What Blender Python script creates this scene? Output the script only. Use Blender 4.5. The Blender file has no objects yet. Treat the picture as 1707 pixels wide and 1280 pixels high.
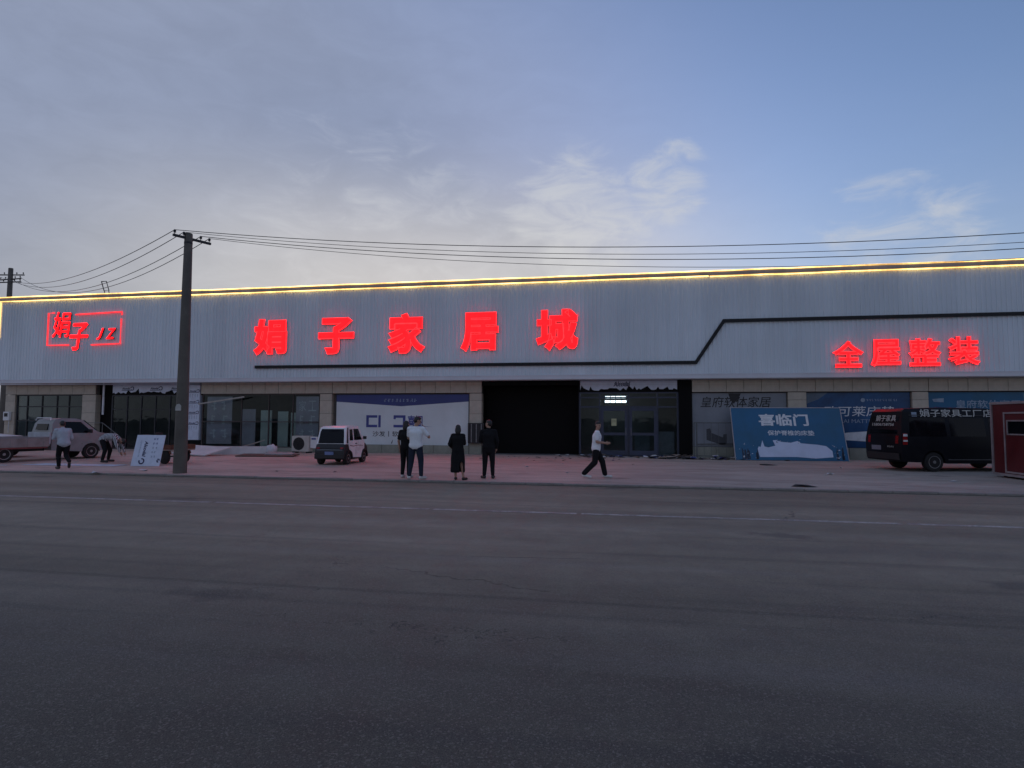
import bpy, bmesh, math, random
from mathutils import Vector, Matrix, noise
R = math.radians
random.seed(7)
scene = bpy.context.scene
COL = scene.collection

# ------------------------------------------------------------------ camera
F, CX, CY = 1000.0, 853.5, 640.0            # focal length and centre, in photograph pixels
YAW, PITCH, ROLL = 0.1779, 0.0599, 0.0045
EYE = Vector((0.0, -29.005, 1.68))
fwd = Vector((-math.sin(YAW)*math.cos(PITCH), math.cos(YAW)*math.cos(PITCH), math.sin(PITCH)))
rt0 = Vector((math.cos(YAW), math.sin(YAW), 0)); up0 = rt0.cross(fwd)
rt = rt0*math.cos(ROLL) + up0*math.sin(ROLL); up = -rt0*math.sin(ROLL) + up0*math.cos(ROLL)
cam_d = bpy.data.cameras.new('camera'); cam = bpy.data.objects.new('camera', cam_d); COL.objects.link(cam)
cam_d.sensor_width = 36.0; cam_d.lens = 36.0*F/1707.0; cam_d.clip_start = 0.1; cam_d.clip_end = 6000
cam.matrix_world = Matrix(((rt.x, up.x, -fwd.x, EYE.x), (rt.y, up.y, -fwd.y, EYE.y), (rt.z, up.z, -fwd.z, EYE.z), (0, 0, 0, 1)))
scene.camera = cam
def pray(px, py): return fwd + rt*((px-CX)/F) - up*((py-CY)/F)
def G(px, py, z=0.0):                        # pixel -> point on the ground
    d = pray(px, py); t = (z-EYE.z)/d.z; return EYE + d*t
def Wp(px, py, Y=0.0):                       # pixel -> point on the plane y = Y
    d = pray(px, py); t = (Y-EYE.y)/d.y; return EYE + d*t

# ------------------------------------------------------------------ node helpers
class NT:
    def __init__(s, tree): s.t = tree; s.n = tree.nodes; s.l = tree.links
    def put(s, sock, v):
        if v is None: return
        if hasattr(v, 'is_linked'): s.l.new(v, sock)
        elif isinstance(v, (tuple, list)) and len(v) == 3 and sock.type == 'RGBA': sock.default_value = (*v, 1)
        else: sock.default_value = v
    def math(s, op, a, b=None, c=None, clamp=False):
        n = s.n.new('ShaderNodeMath'); n.operation = op; n.use_clamp = clamp
        for i, v in enumerate((a, b, c)): s.put(n.inputs[i], v)
        return n.outputs[0]
    def vmath(s, op, a, b=None, scale=None):
        n = s.n.new('ShaderNodeVectorMath'); n.operation = op
        s.put(n.inputs[0], a); s.put(n.inputs[1], b)
        if scale is not None: s.put(n.inputs['Scale'], scale)
        return n.outputs['Value'] if op in ('DOT_PRODUCT', 'LENGTH') else n.outputs['Vector']
    def mix(s, fac, a, b, blend='MIX'):
        n = s.n.new('ShaderNodeMix'); n.data_type = 'RGBA'; n.blend_type = blend
        s.put(n.inputs[0], fac); s.put(n.inputs[6], a); s.put(n.inputs[7], b)
        return n.outputs[2]
    def noise(s, vec, scale, detail=4, rough=.55, dist=0.0):
        n = s.n.new('ShaderNodeTexNoise'); s.put(n.inputs['Vector'], vec); n.inputs['Scale'].default_value = scale
        n.inputs['Detail'].default_value = detail; n.inputs['Roughness'].default_value = rough; n.inputs['Distortion'].default_value = dist
        return n.outputs[0]
    def voronoi(s, vec, scale, out='Color', feature='F1'):
        n = s.n.new('ShaderNodeTexVoronoi'); n.feature = feature; s.put(n.inputs['Vector'], vec); n.inputs['Scale'].default_value = scale
        return n.outputs[out]
    def ramp(s, v, a, b, lo=0.0, hi=1.0, interp='SMOOTHSTEP'):
        n = s.n.new('ShaderNodeMapRange'); n.interpolation_type = interp
        s.put(n.inputs[0], v); n.inputs[1].default_value = a; n.inputs[2].default_value = b
        n.inputs[3].default_value = lo; n.inputs[4].default_value = hi
        return n.outputs[0]
    def map(s, vec, scale=(1, 1, 1), loc=(0, 0, 0)):
        n = s.n.new('ShaderNodeMapping'); s.put(n.inputs[0], vec); n.inputs['Scale'].default_value = scale; n.inputs['Location'].default_value = loc
        return n.outputs[0]
    def coords(s, which='Object'):
        return s.n.new('ShaderNodeTexCoord').outputs[which]
    def bump(s, h, strength, dist=.01):
        n = s.n.new('ShaderNodeBump'); n.inputs['Strength'].default_value = strength; n.inputs['Distance'].default_value = dist
        s.put(n.inputs['Height'], h); return n.outputs[0]

# ------------------------------------------------------------------ world: dusk sky with thin cloud
SUN_AZ, SUN_EL = R(-20), R(7)                # azimuth from +Y towards +X: behind the building
world = bpy.data.worlds.new('World'); scene.world = world; world.use_nodes = True
wt = NT(world.node_tree); wt.n.clear()
sky = wt.n.new('ShaderNodeTexSky'); sky.sky_type = 'NISHITA'; sky.sun_disc = False
sky.sun_elevation = SUN_EL; sky.sun_rotation = SUN_AZ; sky.air_density = 1.0; sky.dust_density = 0.6; sky.ozone_density = 2.5
gen = wt.coords('Generated')
dirn = wt.vmath('NORMALIZE', gen)
sep = wt.n.new('ShaderNodeSeparateXYZ'); wt.l.new(dirn, sep.inputs[0])
zc = wt.math('MAXIMUM', sep.outputs[2], 0.0)
zz = wt.math('ADD', zc, 0.09)
pl = wt.n.new('ShaderNodeCombineXYZ')        # cloud sheet: direction projected on a flat layer
wt.put(pl.inputs[0], wt.math('DIVIDE', sep.outputs[0], zz)); wt.put(pl.inputs[1], wt.math('DIVIDE', sep.outputs[1], zz))
P = pl.outputs[0]
def D3(px, py): return tuple(pray(px, py).normalized())
def lobe(d, c0, c1): return wt.ramp(wt.vmath('DOT_PRODUCT', dirn, d), math.cos(R(c0)), math.cos(R(c1)))
veil_n = wt.noise(P, 0.55, 5, .55, .6)
wisp_n = wt.noise(wt.map(P, (1.0, .75, 1), (3.1, .4, 0)), 2.3, 7, .62, .35)
fine_n = wt.noise(wt.map(dirn, (5, 5, 13)), 2.2, 8, .60, .6)
low = wt.ramp(zc, .50, .06)                                                  # thicker towards the horizon
hole = lobe(D3(1800, 20), 88, 12)                                            # the cloud thins out to blue in the east
west = lobe(D3(-700, 350), 75, 10)
veil = wt.math('ADD', .90, wt.math('MULTIPLY', low, .42))
veil = wt.math('ADD', veil, wt.math('MULTIPLY', west, .2))
veil = wt.math('SUBTRACT', veil, wt.math('MULTIPLY', hole, .85))
veil = wt.math('ADD', veil, wt.math('MULTIPLY', wt.math('SUBTRACT', veil_n, .5), .30))
veil = wt.math('ADD', veil, wt.math('MULTIPLY', lobe(D3(620, 520), 40, 12), .55))
veil = wt.math('MINIMUM', wt.math('MAXIMUM', veil, 0.0), .97)
wA = wt.math('MULTIPLY', lobe(D3(955, 378), 10, 1.0), 1.0)
wB = wt.math('MULTIPLY', lobe(D3(1500, 400), 9, 1.5), .8)
wC = wt.math('MULTIPLY', lobe(D3(640, 400), 18, 3), .5)
wD = wt.math('MULTIPLY', lobe(D3(1110, 305), 5.5, .8), 1.0)
wsum = wt.math('MAXIMUM', wt.math('MAXIMUM', wA, wB), wt.math('MAXIMUM', wC, wD))
wisp = wt.math('MULTIPLY', wt.ramp(wt.math('ADD', wt.math('MULTIPLY', fine_n, .75), wt.math('MULTIPLY', wsum, .30)), .50, .80), wt.ramp(wsum, .0, .8, .06, 1.0))
SKY_K = 0.136
clear = wt.vmath('SCALE', sky.outputs[0], scale=SKY_K)
SKY_TINT = (1.03, .90, 1.0)
clear = wt.vmath('MULTIPLY', clear, SKY_TINT)
glow = wt.math('MULTIPLY', lobe(D3(760, 540), 38, 3), wt.ramp(zc, .46, .20))
veil_col = wt.mix(wt.ramp(zc, .08, .42), (.226, .230, .248), (.158, .200, .315))
veil_col = wt.mix(wt.math('MULTIPLY', west, .45), veil_col, (.205, .220, .262))
veil_col = wt.mix(wt.math('MULTIPLY', glow, .85), veil_col, (.40, .39, .385))
veil_col = wt.vmath('SCALE', veil_col, scale=wt.ramp(wt.math('ADD', wt.math('MULTIPLY', fine_n, .5), wt.math('MULTIPLY', veil_n, .5)), .32, .68, .93, 1.07))
c1 = wt.mix(veil, clear, veil_col)
c2 = wt.mix(wt.math('MULTIPLY', wisp, .75), c1, wt.mix(glow, (.35, .37, .41), (.44, .435, .43)))
bg = wt.n.new('ShaderNodeBackground'); wt.l.new(c2, bg.inputs[0]); bg.inputs[1].default_value = 1.0
wo = wt.n.new('ShaderNodeOutputWorld'); wt.l.new(bg.outputs[0], wo.inputs[0])

# the sun is down behind the cloud beyond the building: a weak, very soft lamp
sd = bpy.data.lights.new('sun', 'SUN'); sd.energy = 0.3; sd.angle = R(20); sd.color = (1.0, .86, .72)
so = bpy.data.objects.new('sun', sd); COL.objects.link(so)
sv = Vector((math.sin(SUN_AZ)*math.cos(SUN_EL), math.cos(SUN_AZ)*math.cos(SUN_EL), math.sin(SUN_EL)))
so.rotation_euler = sv.to_track_quat('Z', 'Y').to_euler(); so.location = (0, 60, 40)
vs = scene.view_settings; vs.view_transform = 'Standard'; vs.look = 'None'; vs.gamma = 1.0; vs.exposure = 0.62; vs.use_curve_mapping = False
scene.cycles.use_denoising = True
scene.cycles.max_bounces = 8

# ------------------------------------------------------------------ materials
MATS = {}
def mat(name, col, rough=.6, metal=0.0, var=.18, scale=2.5, fine=0.0, fscale=60, bump=0.0, bscale=40, spec=.5, stretch=(1, 1, 1), tint=None):
    if name in MATS: return MATS[name]
    m = bpy.data.materials.new(name); m.use_nodes = True; t = NT(m.node_tree); b = m.node_tree.nodes['Principled BSDF']
    b.inputs['Roughness'].default_value = rough; b.inputs['Metallic'].default_value = metal; b.inputs['Specular IOR Level'].default_value = spec
    co = t.map(t.coords('Object'), stretch)
    n1 = t.noise(co, scale, 6, .6, .3)
    lo = tuple(c*(1-var) for c in col); hi = tuple(min(1, c*(1+var)) for c in (tint or col))
    c = t.mix(t.ramp(n1, .3, .7), lo, hi)
    if fine:
        n2 = t.noise(co, fscale, 3, .7)
        c = t.mix(1.0, c, t.mix(t.ramp(n2, .3, .7), (1-fine,)*3, (1+fine,)*3), 'MULTIPLY')
    t.l.new(c, b.inputs['Base Color'])
    r = t.ramp(n1, .25, .75, max(.02, rough-.08), min(1, rough+.1)); t.l.new(r, b.inputs['Roughness'])
    if bump:
        t.l.new(t.bump(t.noise(co, bscale, 4, .6), bump, .01), b.inputs['Normal'])
    MATS[name] = m; return m
def emit(name, col, strength=1.0):
    if name in MATS: return MATS[name]
    m = bpy.data.materials.new(name); m.use_nodes = True; b = m.node_tree.nodes['Principled BSDF']
    b.inputs['Base Color'].default_value = (.05, .012, .012, 1); b.inputs['Roughness'].default_value = .6; b.inputs['Specular IOR Level'].default_value = .1
    t = NT(m.node_tree); n = t.noise(t.coords('Object'), 5.0, 3, .6)
    c = t.mix(t.ramp(n, .3, .7), tuple(v*.86 for v in col), tuple(v*1.12 for v in col))
    t.l.new(c, b.inputs['Emission Color']); b.inputs['Emission Strength'].default_value = strength
    MATS[name] = m; return m
def glass(name, tint, rough=.03, thru=.75, ior=1.5):
    if name in MATS: return MATS[name]
    m = bpy.data.materials.new(name); m.use_nodes = True; t = NT(m.node_tree); t.n.clear()
    tr = t.n.new('ShaderNodeBsdfTransparent'); tr.inputs[0].default_value = (*[c*thru for c in tint], 1)
    gl = t.n.new('ShaderNodeBsdfGlossy'); gl.inputs['Roughness'].default_value = rough; gl.inputs[0].default_value = (.9, .95, 1, 1)
    fr = t.n.new('ShaderNodeFresnel'); fr.inputs[0].default_value = ior
    t.l.new(t.bump(t.noise(t.coords('Object'), 1.3, 2), .06, .05), gl.inputs['Normal'])
    mx = t.n.new('ShaderNodeMixShader'); t.l.new(fr.outputs[0], mx.inputs[0]); t.l.new(tr.outputs[0], mx.inputs[1]); t.l.new(gl.outputs[0], mx.inputs[2])
    o = t.n.new('ShaderNodeOutputMaterial'); t.l.new(mx.outputs[0], o.inputs[0])
    MATS[name] = m; return m

def ribbed():
    m = bpy.data.materials.new('ribbed_steel'); m.use_nodes = True; b = m.node_tree.nodes['Principled BSDF']; t = NT(m.node_tree); co = t.coords('Object')
    sp = t.n.new('ShaderNodeSeparateXYZ'); t.l.new(co, sp.inputs[0])
    sheet = t.math('FLOOR', t.math('DIVIDE', t.math('ADD', sp.outputs[0], 35.05), .76))          # sheets of four ribs differ a little
    wn = t.n.new('ShaderNodeTexWhiteNoise'); wn.noise_dimensions = '1D'; t.l.new(sheet, wn.inputs['W'])
    streak = t.noise(t.map(co, (3.2, 1, .22)), 1.0, 5, .65); broad = t.noise(co, .22, 3)
    c = t.mix(t.ramp(wn.outputs[0], 0, 1, 0, 1, 'LINEAR'), (.63, .70, .755), (.68, .75, .80))
    c = t.mix(1.0, c, t.mix(t.ramp(streak, .3, .7), (.955, .955, .95), (1.03,)*3), 'MULTIPLY')
    c = t.mix(1.0, c, t.mix(t.ramp(broad, .3, .7), (.94,)*3, (1.05,)*3), 'MULTIPLY')
    t.l.new(c, b.inputs['Base Color']); t.l.new(t.ramp(streak, .3, .7, .38, .55), b.inputs['Roughness'])
    t.l.new(t.bump(t.noise(t.map(co, (1.2, 1, .5)), 1.0, 3), .10, .03), b.inputs['Normal'])
    return m
M_panel = ribbed()
M_trim = mat('trim_steel', (.60, .62, .67), .38, 0.0, .06, .6)
M_coping = mat('coping_steel', (.34, .30, .28), .5, 0.0, .15, 1.2)
M_black = mat('black_cladding', (.0035, .0035, .004), .6, 0, .3, 1.5, spec=.12)
M_blacktrim = mat('black_trim', (.012, .013, .016), .5, 0, .3, 1.5, spec=.3)
M_tile = mat('stone_tile', (.47, .42, .345), .6, 0, .14, 1.6, .06, 40, .15, 60)
M_tile2 = mat('plinth_tile', (.26, .265, .22), .65, 0, .22, 1.2, .1, 30, .15, 40)
M_core = mat('mortar', (.13, .12, .11), .9)
M_frame = mat('dark_frame', (.022, .025, .034), .4, 0.0, .2, 2)
M_blueframe = mat('blue_frame', (.030, .040, .075), .4, 0.0, .2, 2)
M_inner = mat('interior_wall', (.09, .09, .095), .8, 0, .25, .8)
M_glass = glass('shop_glass', (.86, .92, .93), .02, .94, 1.27)
M_carglass = mat('tinted_car_glass', (.005, .006, .009), .08, 0, .2, 2, spec=.2)
M_red = emit('red_led_face', (4.4, .010, .016))
M_redline = emit('red_led_outline', (.95, .035, .045))
M_return = mat('red_return', (.20, .02, .022), .5)
def warm_led():
    m = bpy.data.materials.new('warm_led'); m.use_nodes = True; b = m.node_tree.nodes['Principled BSDF']; t = NT(m.node_tree)
    co = t.coords('Object'); n = t.noise(t.map(co, (1, .01, .01)), .45, 5, .7)
    c = t.mix(t.ramp(n, .34, .62), (1.0, .52, .13), (2.6, 1.65, .52))
    t.l.new(c, b.inputs['Emission Color']); b.inputs['Emission Strength'].default_value = 1.0; b.inputs['Base Color'].default_value = (.3, .28, .22, 1); MATS['warm_led'] = m
    return m
M_warm = warm_led()
M_tube = emit('cool_lamp', (2.6, 2.9, 3.2))
M_concrete = mat('pole_concrete', (.115, .105, .09), .85, 0, .22, 1.2, .12, 45, .3, 30)
M_steel = mat('galvanised', (.20, .21, .22), .45, .6, .2, 5)
M_wire = mat('cable', (.02, .02, .022), .6)
M_darkmetal = mat('dark_metal', (.025, .025, .03), .5, .2)
M_rubber = mat('rubber', (.014, .014, .015), .8)
M_alloy = mat('alloy', (.34, .34, .35), .4, .7, .2, 8)
M_white = mat('white_paint', (.70, .71, .72), .35, 0, .06, 2)
M_filmblue = mat('film_white', (.56, .62, .74), .35, 0, .08, 3)
M_ink = mat('ink_navy', (.012, .016, .075), .5)
M_inkblue = mat('ink_blue', (.045, .06, .24), .5)
M_inkblack = mat('ink_black', (.014, .014, .016), .5)
M_printwhite = mat('print_white', (.62, .65, .68), .5, 0, .1, 4)
M_printpale = mat('print_pale', (.24, .31, .40), .5, 0, .2, 4)
M_blueboard = mat('blue_print', (.006, .112, .225), .4, 0, .25, .7, tint=(.004, .085, .19))
M_blueboard2 = mat('blue_print_dark', (.006, .045, .14), .4, 0, .35, .5, tint=(.010, .072, .19))
M_greyposter = mat('grey_print', (.215, .235, .265), .5, 0, .16, .5)
M_whiteposter = mat('white_print', (.62, .67, .69), .45, 0, .07, .6)
M_bluehead = mat('blue_header', (.035, .05, .19), .45, 0, .12, .8)
M_wood = mat('raw_board', (.30, .25, .21), .7, 0, .2, 3, .1, 40, stretch=(1, 6, 1))
M_whiteboard = mat('white_board', (.55, .55, .56), .5, 0, .1, 2)
M_brown = mat('brown_board', (.11, .075, .06), .6, 0, .25, 3)
M_skin = mat('skin', (.36, .21, .15), .55, 0, .08, 10)
M_hair = mat('hair', (.012, .010, .010), .5, 0, .2, 30)
M_tee = mat('white_cotton', (.76, .79, .82), .85, 0, .05, 8, bump=.25, bscale=18)
M_blackc = mat('black_cloth', (.010, .010, .012), .85, 0, .2, 8, bump=.25, bscale=18, spec=.2)
M_navyc = mat('navy_cloth', (.022, .028, .048), .85, 0, .15, 8, bump=.25, bscale=18, spec=.2)
M_greyc = mat('pale_grey_cloth', (.40, .43, .48), .85, 0, .1, 8, bump=.25, bscale=18)
M_shoe = mat('white_shoe', (.55, .55, .54), .6)
M_darkshoe = mat('black_shoe', (.02, .018, .018), .5)
M_vanpaint = mat('black_van_paint', (.007, .0075, .011), .42, 0, .25, 1.0, spec=.14)
M_plastic = mat('black_plastic', (.016, .016, .018), .55)
M_evwhite = mat('ev_white_paint', (.80, .80, .82), .28, 0, .05, 2)
M_pickup = mat('pickup_paint', (.25, .255, .265), .35, 0, .14, 1.5)
M_pickupside = mat('pickup_bed_paint', (.27, .245, .24), .45, 0, .2, 2)
M_boothred = mat('booth_red', (.085, .009, .012), .45, 0, .12, 1.5)
M_boothtrim = mat('booth_trim', (.33, .31, .32), .4, .3)
M_rust = mat('rusty_paint', (.14, .055, .032), .7, 0, .35, 6, .2, 60)
M_tail = mat('tail_lamp_red', (.25, .01, .012), .2)
M_clear = mat('lamp_clear', (.55, .55, .56), .2)
M_plate = mat('plate_blue', (.16, .22, .42), .4)
M_note = mat('yellow_paper', (.42, .42, .25), .7)
M_paper = mat('paper_scrap', (.58, .60, .64), .7)
M_dark_scrap = mat('dark_scrap', (.03, .03, .035), .7)
M_mark = mat('road_paint', (.33, .305, .285), .75, 0, .4, 3, .5, 25)
M_sticker = mat('sticker', (.42, .42, .40), .6)
M_greenpanel = mat('greenish_panel', (.52, .57, .50), .5, 0, .12, 1)
M_lilacpanel = mat('lilac_panel', (.42, .38, .42), .5, 0, .15, 1)
M_acwhite = mat('ac_cream', (.48, .46, .42), .5, 0, .1, 4)
M_pipe = mat('white_pipe', (.58, .60, .63), .45)

def striped():
    m = bpy.data.materials.new('striped_cotton'); m.use_nodes = True; t = NT(m.node_tree); b = m.node_tree.nodes['Principled BSDF']
    w = t.n.new('ShaderNodeTexWave'); w.bands_direction = 'Y'; w.inputs['Scale'].default_value = 6.5; w.inputs['Distortion'].default_value = .6
    t.l.new(t.coords('Object'), w.inputs['Vector'])
    t.l.new(t.mix(t.ramp(w.outputs[1], .42, .58), (.04, .045, .06), (.56, .57, .58)), b.inputs['Base Color']); b.inputs['Roughness'].default_value = .85
    return m
M_stripe = striped()

def asphalt():
    m = bpy.data.materials.new('asphalt'); m.use_nodes = True; t = NT(m.node_tree); b = m.node_tree.nodes['Principled BSDF']
    co = t.coords('Object')
    big = t.noise(t.map(co, (.10, .35, 1)), 1.0, 5, .6, .5)
    streak = t.noise(t.map(co, (.05, 1.6, 1)), 1.0, 5, .6, .4)
    mid = t.noise(co, 2.2, 5, .65)
    vor = t.n.new('ShaderNodeTexVoronoi'); vor.inputs['Scale'].default_value = 95; t.l.new(co, vor.inputs['Vector'])
    sepc = t.n.new('ShaderNodeSeparateColor'); t.l.new(vor.outputs['Color'], sepc.inputs[0])
    grain = t.noise(co, 190, 3, .75)
    sp = t.n.new('ShaderNodeSeparateXYZ'); t.l.new(co, sp.inputs[0])
    lane = t.ramp(t.math('ADD', sp.outputs[1], t.math('MULTIPLY', t.math('SUBTRACT', mid, .5), .35)), -25.2, -21.8)   # older, darker lane this side of a paving joint
    c = t.mix(lane, t.mix(t.ramp(big, .35, .68), (.106, .094, .076), (.142, .127, .103)), t.mix(t.ramp(big, .35, .68), (.232, .200, .152), (.305, .265, .205)))
    joint = t.ramp(t.math('ABSOLUTE', t.math('ADD', t.math('ADD', sp.outputs[1], 23.15), t.math('MULTIPLY', t.math('SUBTRACT', big, .5), .2))), .07, .02)
    c = t.mix(t.math('MULTIPLY', joint, .30), c, (.05, .05, .05))
    c = t.mix(t.math('MULTIPLY', t.ramp(streak, .48, .72), .30), c, (.19, .175, .168))
    c = t.mix(t.math('MULTIPLY', t.ramp(streak, .47, .33), .30), c, (.07, .066, .068))
    c = t.mix(1.0, c, t.mix(t.ramp(mid, .3, .7), (.86,)*3, (1.14,)*3), 'MULTIPLY')
    c = t.mix(1.0, c, t.mix(t.ramp(grain, .3, .72), (.45,)*3, (1.6,)*3), 'MULTIPLY')
    tr = t.noise(t.map(co, (.012, .55, 1)), 1.0, 3, .5)                        # polished wheel tracks along the road
    c = t.mix(1.0, c, t.mix(t.ramp(tr, .40, .62), (.84,)*3, (1.10,)*3), 'MULTIPLY')
    wob = t.vmath('ADD', co, t.vmath('SCALE', t.noise(co, 1.6, 4, .7), scale=.9))
    crk = t.voronoi(t.map(wob, (.22, .34, 1)), 1.0, 'Distance', 'DISTANCE_TO_EDGE')
    crack = t.math('MULTIPLY', t.ramp(crk, .006, .002), t.ramp(t.noise(co, .25, 3), .52, .62))
    c = t.mix(t.math('MULTIPLY', crack, .6), c, (.03, .03, .03))
    oil = t.voronoi(t.map(co, (.21, .5, 1)), 1.0, 'Distance')
    c = t.mix(t.math('MULTIPLY', t.ramp(t.math('ADD', oil, t.math('MULTIPLY', mid, .25)), .27, .17), .45), c, (.045, .045, .047))
    stone = t.ramp(sepc.outputs[0], .80, .97)                                 # pale aggregate worn to the surface
    c = t.mix(t.math('MULTIPLY', stone, .5), c, (.28, .25, .22))
    spots = t.voronoi(co, 1.1, 'Distance')                                    # a few pale splashes
    c = t.mix(t.math('MULTIPLY', t.ramp(t.math('ADD', spots, t.math('MULTIPLY', grain, .03)), .045, .03), .6), c, (.24, .235, .23))
    t.l.new(c, b.inputs['Base Color'])
    t.l.new(t.ramp(mid, .3, .7, .68, .9), b.inputs['Roughness']); b.inputs['Specular IOR Level'].default_value = .35
    h = t.math('ADD', t.math('MULTIPLY', vor.outputs['Distance'], -.8), grain)
    t.l.new(t.bump(h, .75, .008), b.inputs['Normal'])
    return m
def forecourt_mat():
    m = bpy.data.materials.new('forecourt_concrete'); m.use_nodes = True; t = NT(m.node_tree); b = m.node_tree.nodes['Principled BSDF']
    co = t.coords('Object')
    big = t.noise(t.map(co, (.16, .5, 1)), 1.0, 6, .62, .8)
    mid = t.noise(t.map(co, (.8, 2.4, 1)), 1.0, 6, .65, .4)
    fine = t.noise(co, 28, 4, .7)
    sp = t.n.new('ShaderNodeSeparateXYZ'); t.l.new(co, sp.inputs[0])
    pink_paving_glow = t.ramp(t.math('ADD', sp.outputs[0], t.math('MULTIPLY', t.math('SUBTRACT', mid, .5), 6)), 3.5, -2.0)      # worn pinkish paving, partly painted-in red sign glow, gives way to bare concrete
    c = t.mix(pink_paving_glow, t.mix(t.ramp(big, .32, .68), (.30, .27, .24), (.43, .39, .345)), t.mix(t.ramp(big, .32, .68), (.42, .295, .255), (.57, .42, .37)))
    c = t.mix(t.math('MULTIPLY', t.ramp(mid, .52, .36), .38), c, (.20, .17, .155))
    c = t.mix(1.0, c, t.mix(t.ramp(fine, .3, .7), (.8,)*3, (1.2,)*3), 'MULTIPLY')
    stain = t.voronoi(t.map(co, (.33, .6, 1)), 1.0, 'Distance')
    c = t.mix(t.math('MULTIPLY', t.ramp(t.math('ADD', stain, t.math('MULTIPLY', mid, .35)), .30, .20), .6), c, (.07, .065, .062))
    t.l.new(c, b.inputs['Base Color']); b.inputs['Roughness'].default_value = .8; b.inputs['Specular IOR Level'].default_value = .3
    t.l.new(t.bump(t.math('ADD', fine, mid), .4, .02), b.inputs['Normal'])
    return m
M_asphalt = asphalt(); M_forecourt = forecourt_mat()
M_kerb = mat('kerb_concrete', (.24, .225, .21), .85, 0, .22, 2.5, .15, 30)
M_soil = mat('ground_soil', (.12, .11, .09), .9, 0, .3, .3)

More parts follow.
